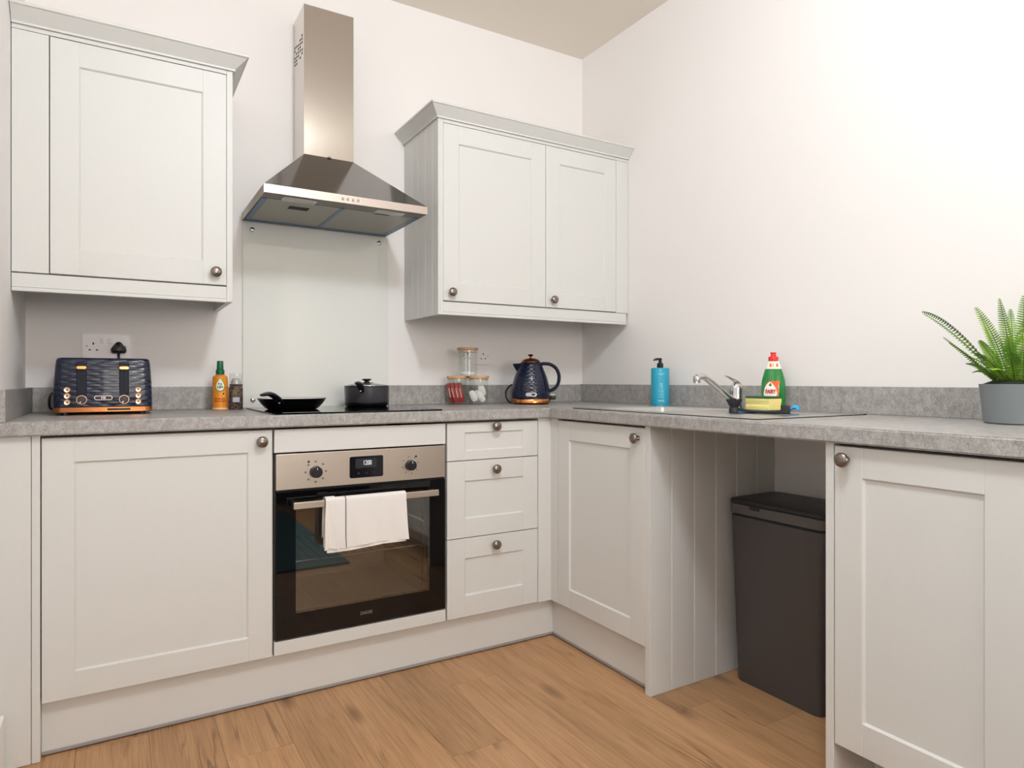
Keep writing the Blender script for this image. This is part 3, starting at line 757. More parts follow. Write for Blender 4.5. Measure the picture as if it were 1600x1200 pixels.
# ------------------------------------------------------------------ tea towel over the handle
def towel():
    t = thing('tea_towel', 'folded white tea towel with a thin dark stripe hanging over the oven handle', 'towel', (-1.39, -0.663, 0.49))
    def sheet(x0, x1, zf, zb, off, slant, seed, th=0.0022, spread=0.009):
        rnd = random.Random(seed); ph = [rnd.uniform(0, 6.28) for _ in range(4)]
        top, yc, r = 0.6446, -0.663, 0.0095
        prof = []
        for i in range(13): prof.append((yc-r-off-0.0002, zf+(top-0.004-zf)*i/12))
        for i in range(1, 8):
            a = PI - PI*i/8; prof.append((yc+(r+off)*math.cos(a), top-0.004+(0.006+off)*math.sin(a)))
        for i in range(9): prof.append((yc+r+off+0.0006, top-0.004-(top-0.004-zb)*i/8))
        b = bmesh.new(); nx = 30
        def P(i, j, o):
            y, z = prof[j]; u = i/nx; x = x0+(x1-x0)*u
            low = max(0.0, (0.63-z)/0.15)
            sgn = -1 if j <= 15 else 1
            w = (0.0035*math.sin(u*7+ph[0])+0.0018*math.sin(u*17+ph[1]+z*20))*low
            x += slant*low*(1-u) + 0.004*low*math.sin(z*30+ph[2])*0.4 + spread*low*u
            zz = z + (0.004*math.sin(u*5+ph[3]) if j in (0, len(prof)-1) else 0)
            return (x, y+sgn*(o+abs(w)), zz)
        A = [[b.verts.new(P(i, j, 0)) for j in range(len(prof))] for i in range(nx+1)]
        B = [[b.verts.new(P(i, j, th)) for j in range(len(prof))] for i in range(nx+1)]
        m = len(prof)
        for i in range(nx):
            for j in range(m-1):
                b.faces.new((A[i][j], A[i+1][j], A[i+1][j+1], A[i][j+1])); b.faces.new((B[i][j], B[i][j+1], B[i+1][j+1], B[i+1][j]))
            b.faces.new((A[i][0], B[i][0], B[i+1][0], A[i+1][0])); b.faces.new((A[i][m-1], A[i+1][m-1], B[i+1][m-1], B[i][m-1]))
        for j in range(m-1):
            b.faces.new((A[0][j], A[0][j+1], B[0][j+1], B[0][j])); b.faces.new((A[nx][j], B[nx][j], B[nx][j+1], A[nx][j+1]))
        return b
    obj('inner_fold', sheet(-1.516, -1.262, 0.478, 0.500, 0.0, -0.006, 3), TOWEL, t, 60, world=True)
    obj('outer_layer', sheet(-1.524, -1.254, 0.487, 0.490, 0.0032, -0.002, 8), TOWEL, t, 60, world=True)
    # rolled hem at the left edge and the woven stripe
    obj('hem', sheet(-1.527, -1.496, 0.486, 0.52, 0.0062, -0.006, 5, 0.0028), TOWEL, t, 60, world=True)
    obj('stripe', sheet(-1.4635, -1.4610, 0.4875, 0.60, 0.0062, 0.0015, 8, 0.0006, 0.0), STRIPE, t, 60, world=True, label='thin dark woven stripe')
towel()

# ------------------------------------------------------------------ hob, pan, saucepan
t = thing('hob', 'black glass induction hob set into the worktop above the oven', 'hob', (-1.38, -0.36, 0.9175))
obj('glass', prism([(x-1.381, y-0.362) for x, y in rrect(0.590, 0.500, 0.006, 3)], 0.9178, 0.9218, 0.0008), BLKG, t, world=True)
ob_touch = obj('touch_panel', box(-1.640, -1.520, -0.596, -0.572, 0.92185, 0.92200), mat('print_grey', '#8d8d8d', 0.4), t, world=True)
FWD = Vector((0.5135, 0.8581, 0)); RGT = Vector((0.8581, -0.5135, 0))
def curved_handle(name, parent, p0, p1, lift, w, m):
    a, c = Vector(p0), Vector(p1)
    pts = bez([a, a.lerp(c, 0.25)+Vector((0, 0, lift*0.75)), a.lerp(c, 0.6)+Vector((0, 0, lift)), c], 6)
    n = len(pts)
    rr = [w*(0.62+0.5*math.sin(PI*min(1, (i/(n-1))*0.9+0.12))) for i in range(n)]
    rr[-1] *= 0.55
    return obj(name, tube(pts, rr, 12, 0.62), m, parent, 60)
pc = Vector((-1.5473, -0.300, 0.9222))
t = thing('frying_pan', 'black frying pan on the left of the hob, handle towards the viewer', 'pan', pc)
obj('pan_body', lathe([(0.0, 0.0), (0.084, 0.0), (0.092, 0.003), (0.108, 0.020), (0.1195, 0.0375), (0.1215, 0.0385), (0.1205, 0.0395), (0.1175, 0.0385), (0.106, 0.021), (0.090, 0.0055), (0.0, 0.0045)], 56), BLKM, t, 40)
obj('coating', lathe([(0.0, 0.0050), (0.0895, 0.0060), (0.1055, 0.0218), (0.1168, 0.0383), (0.1162, 0.0383), (0.104, 0.0222), (0.0, 0.0056)], 56), CREAM, t, 40, label='pale non-stick lining')
d1 = -FWD
h = curved_handle('handle', t, d1*0.108+Vector((0, 0, 0.022)), d1*0.285-RGT*0.006+Vector((0, 0, 0.056)), 0.016, 0.0125, BLKP)
b = lathe([(0, 0.003), (0.003, 0.0025), (0.004, 0)], 14); q = d1*0.120+Vector((0, 0, 0.026))
b.transform(Matrix.Translation(q+d1*0.012) @ Vector((0, 0, 1)).rotation_difference(d1).to_matrix().to_4x4())
obj('rivet', b, CHROME, t, 40)
sc = Vector((-1.2261, -0.180, 0.9222))
t = thing('saucepan', 'dark grey saucepan at the back right of the hob, handle towards the viewer', 'pan', sc)
obj('pan_body', lathe([(0.0, 0.0), (0.078, 0.0), (0.083, 0.004), (0.0865, 0.010), (0.0880, 0.060), (0.0885, 0.0780), (0.0905, 0.0800), (0.0895, 0.0812), (0.0870, 0.0800), (0.0860, 0.060), (0.084, 0.008), (0.0, 0.004)], 56), BLKS, t, 40)
obj('base_disc', lathe([(0.0, -0.0004), (0.079, -0.0004), (0.0845, 0.004), (0.0872, 0.0105), (0.0876, 0.016), (0.0871, 0.016)], 56), BLKM, t, 40, label='black base of the saucepan')
curved_handle('handle', t, d1*0.086+Vector((0, 0, 0.060)), d1*0.225+RGT*0.010+Vector((0, 0, 0.094)), 0.012, 0.0120, BLKP)
b = lathe([(0, 0.003), (0.003, 0.0025), (0.004, 0)], 14); q = d1*0.107+Vector((0, 0, 0.062))
b.transform(Matrix.Translation(q) @ Vector((0, 0, 1)).rotation_difference(d1).to_matrix().to_4x4())
obj('rivet', b, CHROME, t, 40)
LZ = 0.0816
ld = obj('lid', lathe([(0.0, 0.0100), (0.040, 0.0085), (0.075, 0.0035), (0.0890, 0.0006), (0.0890, 0.0016), (0.075, 0.0050), (0.040, 0.0105), (0.0, 0.0120)], 48), mat('lid_smoked_glass', '#5e5e62', 0.08, spec=0.6), t, 50)
obj('lid_rim', lathe([(0.0870, 0.0003), (0.0905, 0.0003), (0.0905, 0.0022), (0.0870, 0.0022), (0.0870, 0.0003)], 48), CHROME, ld, 50)
kn = obj('lid_knob', lathe([(0.030, 0.0118), (0.028, 0.0135), (0.011, 0.0145), (0.009, 0.019), (0.0125, 0.0215), (0.0185, 0.0235), (0.0190, 0.0270), (0.0150, 0.0290), (0.0, 0.0295)], 28), BLKP, ld, 50)

for q_ in (ld, ld.children[0], ld.children[1]): q_.data.transform(Matrix.Translation((0, 0, LZ)))

# ------------------------------------------------------------------ toaster
def toaster():
    x0, x1, y0, y1, zb, zt = -2.2665, -1.9985, -0.330, -0.062, 0.927, 1.097
    cx, cy = (x0+x1)/2, (y0+y1)/2
    t = thing('toaster', 'navy blue four-slice toaster with copper trim on the left of the worktop', 'toaster', (cx, cy, 0.9175))
    w, d = x1-x0, y1-y0
    def sec(z, k, r=0.022): return [(x, y, z-0.9175) for x, y in rrect(w*k, d*k, r, 5)]
    b = loft([sec(0.9425, 1.0), sec(0.96, 1.004), sec(1.02, 0.992), sec(1.075, 0.965), sec(1.088, 0.952), sec(1.094, 0.936), sec(1.097, 0.90)])
    obj('body', b, NAVY, t, 40)
    obj('base_band', loft([sec(0.9265, 1.0), sec(0.9275, 1.008), sec(0.9415, 1.010), sec(0.9424, 1.0)]), COPPER, t, 40, label='copper band around the foot')
    for fx in (-0.105, 0.105):
        for fy in (-0.105, 0.105):
            obj('foot', lathe([(0.012, 0), (0.012, 0.0090), (0.0, 0.0090)], 16, (fx, fy, 0.0003)), BLKP, t, 40)
    for sx_ in (-0.072, -0.026, 0.026, 0.072):
        obj('bread_slot', box(sx_-0.011, sx_+0.011, -0.085, 0.085, 0.1790, 0.1799), SLOTB, t)
    fy = -d/2
    for lx in (-2.1920-cx, -2.0779-cx):
        obj('lever_panel', box(lx-0.0135, lx+0.0135, fy-0.0022, fy+0.012, 0.062, 0.166, 0.002), NAVYP, t)
        obj('lever_slot', box(lx-0.0018, lx+0.0018, fy-0.0030, fy-0.0018, 0.072, 0.160), SLOTB, t)
        b = prism([(x+lx, y) for x, y in rrect(0.0265, 0.0085, 0.0040, 4)], 0.0, 0.014, 0.001)
        b.transform(Matrix(((1, 0, 0, 0), (0, 0, -1, fy-0.0035), (0, 1, 0, 1.0662-0.9175), (0, 0, 0, 1))))
        obj('lever', b, COPPER, t, 40, label='copper lever')
        b = lathe([(0.0150, 0), (0.0150, 0.004), (0.0138, 0.006), (0.0128, 0.006)], 28)
        b.transform(Matrix.Translation((lx, fy-0.001, 0.9658-0.9175)) @ Matrix.Rotation(PI/2, 4, 'X'))
        k = obj('browning_dial', b, COPPERL, t, 40, label='round browning dial with a copper ring')
        b = lathe([(0.0126, 0), (0.0126, 0.0080), (0.0105, 0.0100), (0, 0.0102)], 28)
        b.transform(Matrix.Translation((lx, fy-0.001, 0.9658-0.9175)) @ Matrix.Rotation(PI/2, 4, 'X'))
        obj('dial_face', b, mat('dial_dark', '#2d2226', 0.3) if 'dial_dark' not in bpy.data.materials else bpy.data.materials['dial_dark'], k, 40)
        b = box(-0.0012, 0.0012, fy-0.0122, fy-0.0110, -0.0115, -0.006); b.transform(Matrix.Translation((lx, 0, 0.9658-0.9175)) @ Matrix.Rotation(0.4, 4, 'Y'))
        obj('dial_pointer', b, COPPERL, k)
    for bx in (-2.2300-cx, -2.0385-cx):
        for bz in (0.9970, 0.9778, 0.9583):
            b = lathe([(0.0092, 0), (0.0092, 0.0035), (0.0075, 0.005), (0.003, 0.0046), (0.0, 0.0046)], 22)
            b.transform(Matrix.Translation((bx, fy-0.0008, bz-0.9175)) @ Matrix.Rotation(PI/2, 4, 'X'))
            k = obj('button', b, COPPERL, t, 40, label='pale copper push button')
            b = lathe([(0.0028, 0), (0.0028, 0.0006), (0, 0.0008)], 12)
            b.transform(Matrix.Translation((bx, fy-0.0055, bz-0.9175)) @ Matrix.Rotation(PI/2, 4, 'X'))
            obj('button_mark', b, bpy.data.materials['dial_dark'], k, 40)
    lx = -2.1344-cx
    def pill(w_, h_, a, c):
        b = prism([(x+lx, y) for x, y in rrect(w_, h_, h_/2-0.0002, 6)], a, c)
        b.transform(Matrix(((1, 0, 0, 0), (0, 0, -1, fy), (0, 1, 0, 0.9711-0.9175), (0, 0, 0, 1)))); return b
    bd = obj('badge', pill(0.0500, 0.0145, -0.002, 0.0035), CHROME, t, 40, label='chrome pill-shaped badge')
    obj('badge_face', pill(0.0455, 0.0100, 0.0035, 0.0040), BLKP, bd, 40)
    for k, (a, c) in enumerate(((-0.006, 0.0), (-0.001, 0.004), (0.003, 0.008))):
        b = box(lx+a, lx+a+0.003, fy-0.0044, fy-0.0040, 0.0505, 0.0570); b.transform(Matrix.Translation((0, 0, 0)))
        obj('badge_mark', b, WHITEP, bd)
    obj('crumb_tray', box(-2.1235-cx, -2.0605-cx, fy-0.0045, fy+0.004, 0.0135, 0.0205, 0.0008), BLKP, t)
    obj('cable', tube(bez([(-0.118, 0.11, 0.016), (-0.150, 0.04, 0.015), (-0.152, 0.0, 0.045), (-0.148, 0.05, 0.066), (-0.125, 0.115, 0.055), (-0.05, 0.140, 0.03), (0.035, 0.141, 0.03)], 8), 0.0038, 10), BLKP, t, 60)
toaster()

# ------------------------------------------------------------------ bottle and grinder beside the hob
t = thing('spray_bottle', 'small orange oil spray bottle with a green cap on the worktop left of the hob', 'bottle', (-1.769, -0.126, 0.9174))
obj('body', lathe([(0.0, 0.0), (0.0235, 0.0), (0.0262, 0.003), (0.0262, 0.115), (0.0250, 0.123), (0.0190, 0.128), (0.0150, 0.130), (0.0, 0.130)], 36), ORANGE, t, 40)
obj('foot_ring', lathe([(0.0264, 0.001), (0.0266, 0.002), (0.0266, 0.0075), (0.0264, 0.008)], 36), PEACH, t, 40, label='pale band at the foot')
cp = obj('cap', lathe([(0.0, 0.1303), (0.0150, 0.1303), (0.0152, 0.131), (0.0152, 0.1465), (0.0130, 0.149), (0.0118, 0.150), (0.0110, 0.1795), (0.0098, 0.181), (0.0, 0.1815)], 28), GREEN, t, 40)
def wrap(fn, R, ang0, depth):
    """flat outline (s, z) wrapped round a bottle of radius R, facing angle ang0"""
    b = bmesh.new(); fi, fo = [], []
    for s_, z in fn:
        a = ang0+s_/R
        fi.append(b.verts.new((R*math.cos(a), R*math.sin(a), z))); fo.append(b.verts.new(((R+depth)*math.cos(a), (R+depth)*math.sin(a), z)))
    b.faces.new(fo)
    n = len(fi)
    for i in range(n): b.faces.new((fi[i], fi[(i+1) % n], fo[(i+1) % n], fo[i]))
    return b
drop = [(0.0, 0.117), (0.006, 0.107), (0.0125, 0.0975), (0.0150, 0.088), (0.0135, 0.0785), (0.008, 0.0725), (0.0, 0.0705)]
drop = drop + [(-x, z) for x, z in drop[-2:0:-1]]
AF = math.radians(-97)
def strip_wrap(outline, R, ang0, depth):
    """same, cut into vertical strips so that it follows the curve"""
    zs = sorted(set(s for s, z in outline)); b = bmesh.new()
    lo = min(s for s, z in outline); hi = max(s for s, z in outline); n = 14
    def span(s0):
        z_ = []
        m = len(outline)
        for i in range(m):
            (s1, z1), (s2, z2) = outline[i], outline[(i+1) % m]
            if (s1-s0)*(s2-s0) <= 0 and abs(s1-s2) > 1e-9: z_.append(z1+(z2-z1)*(s0-s1)/(s2-s1))
        return (min(z_), max(z_)) if z_ else None
    prev = None
    for i in range(n+1):
        s0 = lo+(hi-lo)*(0.001+0.998*i/n); sp = span(s0)
        if not sp: continue
        a = ang0+s0/R; c_, s_ = math.cos(a), math.sin(a)
        cur = [b.verts.new(((R+e)*c_, (R+e)*s_, z)) for e in (0, depth) for z in sp]
        if prev:
            for p, q in ((0, 1), (2, 3), (0, 2), (1, 3)): b.faces.new((prev[p], prev[q], cur[q], cur[p]))
        else: b.faces.new((cur[0], cur[1], cur[3], cur[2]))
        prev = cur
    b.faces.new((prev[0], prev[1], prev[3], prev[2])); return b
lb0 = obj('label_border', strip_wrap([(x*1.14, 0.0925+(z-0.0925)*1.12) for x, z in drop], 0.0262, AF, 0.0003), LABG, t, 40)
obj('label', strip_wrap(drop, 0.0262, AF, 0.0006), PALE, t, 40, label='pale drop-shaped label')
for i, (w_, z) in enumerate((('Fry', 0.0955), ('Light', 0.0850))):
    text('lettering', w_, 0.0115, LABG, t, (0.0268*math.cos(AF), 0.0268*math.sin(AF)-0.0009, z), (PI/2, 0, AF+PI/2), 0.0002, 0.0003, sx=0.9)
obj('label_band', strip_wrap([(-0.022, 0.030), (0.022, 0.030), (0.022, 0.034), (-0.022, 0.034)], 0.0262, AF, 0.0004), ORLAB, t, 40)
obj('label_band', strip_wrap([(-0.022, 0.040), (0.000, 0.038), (0.022, 0.040), (0.022, 0.0415), (-0.022, 0.0435)], 0.0262, AF, 0.0004), ORLAB, t, 40)
obj('label_spot', strip_wrap([(0.006, 0.055), (0.012, 0.050), (0.018, 0.055), (0.018, 0.063), (0.012, 0.068), (0.006, 0.063)], 0.0262, AF, 0.0004), FYEL, t, 40)
obj('label_spot', strip_wrap([(0.009, 0.057), (0.012, 0.055), (0.015, 0.058), (0.015, 0.062), (0.012, 0.064), (0.009, 0.061)], 0.0262, AF, 0.0007), SLOTB, t, 40)
t = thing('pepper_grinder', 'small glass pepper grinder with a clear cap right of the orange spray bottle', 'grinder', (-1.7155, -0.138, 0.9174))
obj('jar', lathe([(0.0, 0.0), (0.0225, 0.0), (0.0240, 0.002), (0.0240, 0.080), (0.0215, 0.086), (0.0200, 0.0885), (0.0, 0.0885)], 32), SPICE, t, 40)
obj('neck_band', lathe([(0.0, 0.0888), (0.0225, 0.0888), (0.0232, 0.090), (0.0232, 0.0945), (0.0, 0.0950)], 32), GREYB, t, 40)
obj('grinder_head', lathe([(0.0, 0.0953), (0.0185, 0.0953), (0.017, 0.105), (0.010, 0.1165), (0.0, 0.117)], 28), GRCAP, t, 40)
obj('cap', lathe([(0.0238, 0.0955), (0.0238, 0.1340), (0.0228, 0.1352), (0.0, 0.1352), (0.0, 0.1342), (0.0224, 0.1342), (0.0228, 0.1335), (0.0228, 0.0955), (0.0238, 0.0955)], 32), JARG, t, 40, label='clear plastic cap')
obj('label', strip_wrap([(-0.0125, 0.028), (0.0125, 0.028), (0.0125, 0.046), (-0.0125, 0.046)], 0.0240, AF, 0.0005), GREYL, t, 40)
obj('label_print', strip_wrap([(-0.013, 0.055), (0.0, 0.055), (0.0, 0.074), (-0.013, 0.074)], 0.0240, AF, 0.0004), mat('olive_print', '#6d6c34', 0.5), t, 40)

# ------------------------------------------------------------------ storage jars
def jar_parts(t):
    obj('glass', lathe([(0.0, 0.0), (0.0425, 0.0), (0.0455, 0.003), (0.0455, 0.1165), (0.0435, 0.1165), (0.0435, 0.005), (0.0, 0.004)], 44), JARG, t, 40)
    l = obj('lid', lathe([(0.0, 0.1172), (0.0470, 0.1172), (0.0480, 0.118), (0.0480, 0.1270), (0.0472, 0.1280), (0.0, 0.1280)], 44), BAMB, t, 40, label='round bamboo lid')
    obj('lid_seal', lathe([(0.0, 0.1080), (0.0425, 0.1080), (0.0425, 0.1168), (0.0, 0.1168)], 44), mat('clear_seal', '#cbbba8', 0.3) if 'clear_seal' not in bpy.data.materials else bpy.data.materials['clear_seal'], l, 40)
JL = Vector((-0.7745, -0.0920, 0.9175)); JR = Vector((-0.6915, -0.1410, 0.9175)); JT = (JL+JR)/2+Vector((-0.001, 0.0005, 0.1283))
jl = thing('storage_jar', 'lower left glass jar with bamboo lid, holding red wrapped biscuits', 'jar', JL, group='glass storage jars'); jar_parts(jl)
def copy_tree(src, label, loc):
    r = src.copy(); COL.objects.link(r); r.location = loc; r['label'] = label
    WM[r.name] = Matrix.Translation(loc)
    for ch_ in list(src.children):
        c = ch_.copy(); COL.objects.link(c); c.parent = r
        for g in list(ch_.children):
            e = g.copy(); COL.objects.link(e); e.parent = c
    return r
copy_tree(jl, 'lower right glass jar with bamboo lid, holding white sachets', JR)
copy_tree(jl, 'top glass jar with bamboo lid, stacked across the two lower jars and nearly empty', JT)
# red wrapped biscuits, standing on end and leaning
def biscuit():
    b = bmesh.new()
    loft([[(x*k, y*k2, z) for x, y in rrect(0.016, 0.011, 0.004, 3)] for z, k, k2 in ((0, 1.15, 0.35), (0.004, 1.0, 1.0), (0.077, 1.0, 1.0), (0.081, 1.15, 0.35), (0.088, 1.15, 0.25))], b)
    return fin(b, 'wrapped_biscuit', REDW, 40)
BME = biscuit()
pmesh = fin(box(-0.0052, -0.0008, -0.0062, -0.0056, 0.024, 0.066), 'print', PINKW)
VD = Vector((0.47, 0.88, 0)); VR = Vector((0.88, -0.47, 0))      # away from and across the usual view of the jars
for x, y, lean, az, lab in ((-0.0285, -0.012, 0.20, 0.0, 'leftmost red wrapped biscuit stick in the lower left jar'),
                            (-0.0120, -0.023, 0.24, 0.0, 'second red wrapped biscuit stick from the left in the lower left jar'),
                            (0.0060, -0.024, 0.24, 0.0, 'third red wrapped biscuit stick from the left in the lower left jar'),
                            (0.0220, -0.015, 0.22, 0.0, 'rightmost red wrapped biscuit stick in the lower left jar'),
                            (-0.0140, 0.010, 0.16, 0.1, 'red wrapped biscuit stick at the back left of the lower left jar'),
                            (0.0080, 0.010, 0.16, -0.1, 'red wrapped biscuit stick at the back right of the lower left jar')):
    o = link_obj('wrapped_biscuit', BME, None, JL+VR*(x+0.007)+VD*y+Vector((0, 0, 0.0095)), (0.0, -lean, -0.49+az))
    tag(o, lab, 'biscuit', 'red wrapped biscuits in the jar')
    link_obj('print', pmesh, o)
# white sachets leaning in the right jar
def sachet():
    b = bmesh.new(); n = 12
    S_ = []
    for j in range(n+1):
        u = j/n; z = 0.052*u
        w_ = 0.0150*(1-abs(2*u-1)**3*0.45); th = 0.0006+0.0045*math.sin(PI*u)
        S_.append([(x, y, z) for x, y in ((-w_, 0), (-w_*0.6, -th), (0, -th*1.1), (w_*0.6, -th), (w_, 0), (w_*0.6, th), (0, th*1.1), (-w_*0.6, th))])
    loft(S_, b); return fin(b, 'sachet', SACH, 60)
SME = sachet()
for x, y, z, lean, az, lab in ((-0.012, -0.014, 0.0, -0.44, 0.0, 'white paper sachet at the left front of the lower right jar'),
                               (0.025, -0.014, 0.0, -0.60, -0.1, 'white paper sachet at the right front of the lower right jar'),
                               (0.026, 0.004, 0.026, -0.40, 0.1, 'highest white paper sachet in the lower right jar'),
                               (0.006, 0.012, 0.0, -0.30, 0.0, 'white paper sachet at the back of the lower right jar')):
    o = link_obj('sachet', SME, None, JR+VR*x+VD*y+Vector((0, 0, 0.0145+z)), (0.0, lean, -0.49+az))
    tag(o, lab, 'sachet', 'white sachets in the jar')
lobj('white_disc', lathe([(0.0, 0.0), (0.034, 0.0), (0.036, 0.002), (0.036, 0.012), (0.034, 0.014), (0.0, 0.0145)], 36, JT+Vector((0.002, -0.001, 0.0050))), WHITEP, 'flat white round item on the bottom of the top glass jar', 'disc', JT+Vector((0, 0, 0.005)), 40)

# ------------------------------------------------------------------ kettle
def kettle():
    K = Vector((-0.4615, -0.2206, 0.9175)); ang = math.atan2(-0.5135, 0.8581)
    t = thing('kettle_dock', 'black power base with cable under the navy kettle', 'kettle dock', K, ang)
    obj('plate', lathe([(0.0, 0.0002), (0.080, 0.0002), (0.083, 0.002), (0.080, 0.0045), (0.0, 0.0048)], 44), BLKP, t, 40)
    obj('cable', tube(bez([(-0.078, 0.01, 0.006), (-0.100, 0.0, 0.010), (-0.113, 0.0, 0.035), (-0.112, 0.02, 0.062), (-0.095, 0.05, 0.083), (-0.075, 0.075, 0.095), (-0.06, 0.098, 0.135)], 8), 0.0040, 10), BLKP, t, 60)
    t = thing('kettle', 'navy blue cone-shaped kettle with copper lid and foot band, in the corner', 'kettle', K+Vector((0, 0, 0.0052)), ang)
    prof = [(0.0885, 0.0192), (0.0895, 0.026), (0.0890, 0.045), (0.0865, 0.070), (0.0830, 0.090), (0.0770, 0.112), (0.0700, 0.132), (0.0615, 0.152), (0.0540, 0.170), (0.0480, 0.1835), (0.0462, 0.1855), (0.0, 0.1860)]
    def rad(z):
        for (r1, z1), (r2, z2) in zip(prof, prof[1:]):
            if z1 <= z <= z2: return r1+(r2-r1)*(z-z1)/(z2-z1)
        return prof[0][0]
    obj('body', lathe([(0.0, 0.0190)]+prof, 56), NAVYK, t, 40)
    obj('foot_band', lathe([(0.0, 0.0002), (0.0895, 0.0002), (0.0915, 0.002), (0.0918, 0.0165), (0.0900, 0.0188), (0.0, 0.0188)], 56), COPPER, t, 40, label='copper band around the foot')
    l = obj('lid', lathe([(0.0, 0.1862), (0.0440, 0.1862), (0.0445, 0.189), (0.0400, 0.1955), (0.0290, 0.2020), (0.0140, 0.2055), (0.0, 0.2060)], 44), COPPER, t, 40, label='domed copper lid')
    obj('lid_knob', lathe([(0.0045, 0.2055), (0.0040, 0.2130), (0.0110, 0.2165), (0.0130, 0.2190), (0.0115, 0.2220), (0.0050, 0.2240), (0.0, 0.2242)], 24), mat('dark_copper', '#7a3f33', 0.2, 1.0), l, 40)
    # spout: wedge with an open lip
    sp = bmesh.new()
    A = [(-0.046, -0.020, 0.1815), (-0.046, 0.020, 0.1815), (-0.054, 0.022, 0.160), (-0.064, 0.0, 0.143), (-0.054, -0.022, 0.160)]
    B = [(-0.083, -0.0035, 0.1795), (-0.083, 0.0035, 0.1795), (-0.0800, 0.004, 0.1735), (-0.0790, 0.0, 0.1705), (-0.0800, -0.004, 0.1735)]
    loft([A, B], sp)
    obj('spout', sp, NAVYP, t, 20)
    hp = bez([(0.046, 0, 0.178), (0.062, 0, 0.1800), (0.090, 0, 0.1770), (0.116, 0, 0.160), (0.1300, 0, 0.130), (0.1285, 0, 0.095), (0.113, 0, 0.068), (0.086, 0, 0.053)], 6)
    obj('handle', tube(hp, 0.0092, 12, 0.85), NAVYP, t, 60)
    ws = bmesh.new()
    AW = math.radians(-38)
    secs = []
    for k in range(11):
        z = 0.055+0.110*k/10; r = rad(z); c_, s_ = math.cos(AW), math.sin(AW); tx, ty = -s_, c_
        secs.append([((r-0.004)*c_+tx*w_, (r-0.004)*s_+ty*w_, z) if e == 0 else ((r+0.003)*c_+tx*w_, (r+0.003)*s_+ty*w_, z) for w_, e in ((-0.007, 0), (-0.006, 1), (0.006, 1), (0.007, 0))])
    loft(secs, ws); obj('water_window', ws, NAVYP, t, 30, label='dark water level strip')
    # badge facing the room
    def pill_on(w_, h_, zc, e):
        return [(x, y+zc) for x, y in rrect(w_, h_, h_/2-0.0003, 6)]
    R_ = rad(0.040)
    g = obj('badge', strip_wrap(pill_on(0.050, 0.0165, 0.040, 0), R_, -PI/2, 0.0016), CHROME, t, 40, label='chrome pill-shaped badge')
    obj('badge_face', strip_wrap([(x+0.011, z) for x, z in pill_on(0.019, 0.0095, 0.040, 0)], R_, -PI/2, 0.0021), BLKP, g, 40)
    obj('switch_lever', box(0.088, 0.116, -0.009, 0.009, 0.014, 0.034, 0.005), BLKP, t, 40)
    obj('switch_tip', box(0.092, 0.112, -0.007, 0.007, 0.0345, 0.0395, 0.002), PALE, t, 40)
kettle()

# ------------------------------------------------------------------ sink and tap
def sink():
    t = thing('sink', 'stainless steel inset sink with bowl and ridged drainer in the right worktop', 'sink', (-0.33, -1.15, 0.9175))
    x0, x1, y0, y1 = -0.583, -0.068, -1.572, -0.718
    bx0, bx1, by0, by1 = -0.497, -0.173, -1.122, -0.778
    xs = [x0, x0+0.006, x0+0.020, bx0-0.006, bx0, bx0+0.012, bx1-0.012, bx1, bx1+0.006, x1-0.020, x1-0.006, x1]
    ys = [y0, y0+0.006, y0+0.020, -1.160, by0-0.006, by0, by0+0.012, by1-0.012, by1, by1+0.006, y1-0.020, y1-0.006, y1]
    b = bmesh.new(); V = {}
    def zz(i, j):
        if i in (0, 11) or j in (0, 12): return 0.9178
        if i in (1, 10) or j in (1, 11): return 0.9215
        if 5 <= i <= 6 and 6 <= j <= 7: return 0.765
        if 4 <= i <= 7 and 5 <= j <= 8: return 0.9155
        return 0.9195
    for i in range(12):
        for j in range(13): V[i, j] = b.verts.new((xs[i], ys[j], zz(i, j)))
    for i in range(11):
        for j in range(12): b.faces.new((V[i, j], V[i+1, j], V[i+1, j+1], V[i, j+1]))
    obj('basin', b, SINKM, t, 60, world=True)
    gk = bmesh.new()
    tube([(x0-0.0008, y0-0.0008, 0.9182), (x1+0.0008, y0-0.0008, 0.9182), (x1+0.0008, y1+0.0008, 0.9182), (x0-0.0008, y1+0.0008, 0.9182), (x0-0.0008, y0, 0.9182)], 0.0016, 8, bm=gk)
    obj('sealing_strip', gk, SLOTB, t, 60, world=True, label='dark seal line around the sink')
    for k in range(9):
        x = -0.500+k*0.040
        obj('drainer_ridge', tube([(x, -1.510, 0.9170), (x, -1.450, 0.9182), (x, -1.240, 0.9182), (x, -1.190, 0.9170)], 0.0060, 10, 0.35), SINKM, t, 60, world=True)
    obj('waste', lathe([(0.0, 0.7655), (0.038, 0.7655), (0.040, 0.7675), (0.030, 0.7680), (0.0, 0.7665)], 32, (-0.335, -0.95, 0.0)), CHROME, t, 50, world=True)
sink()
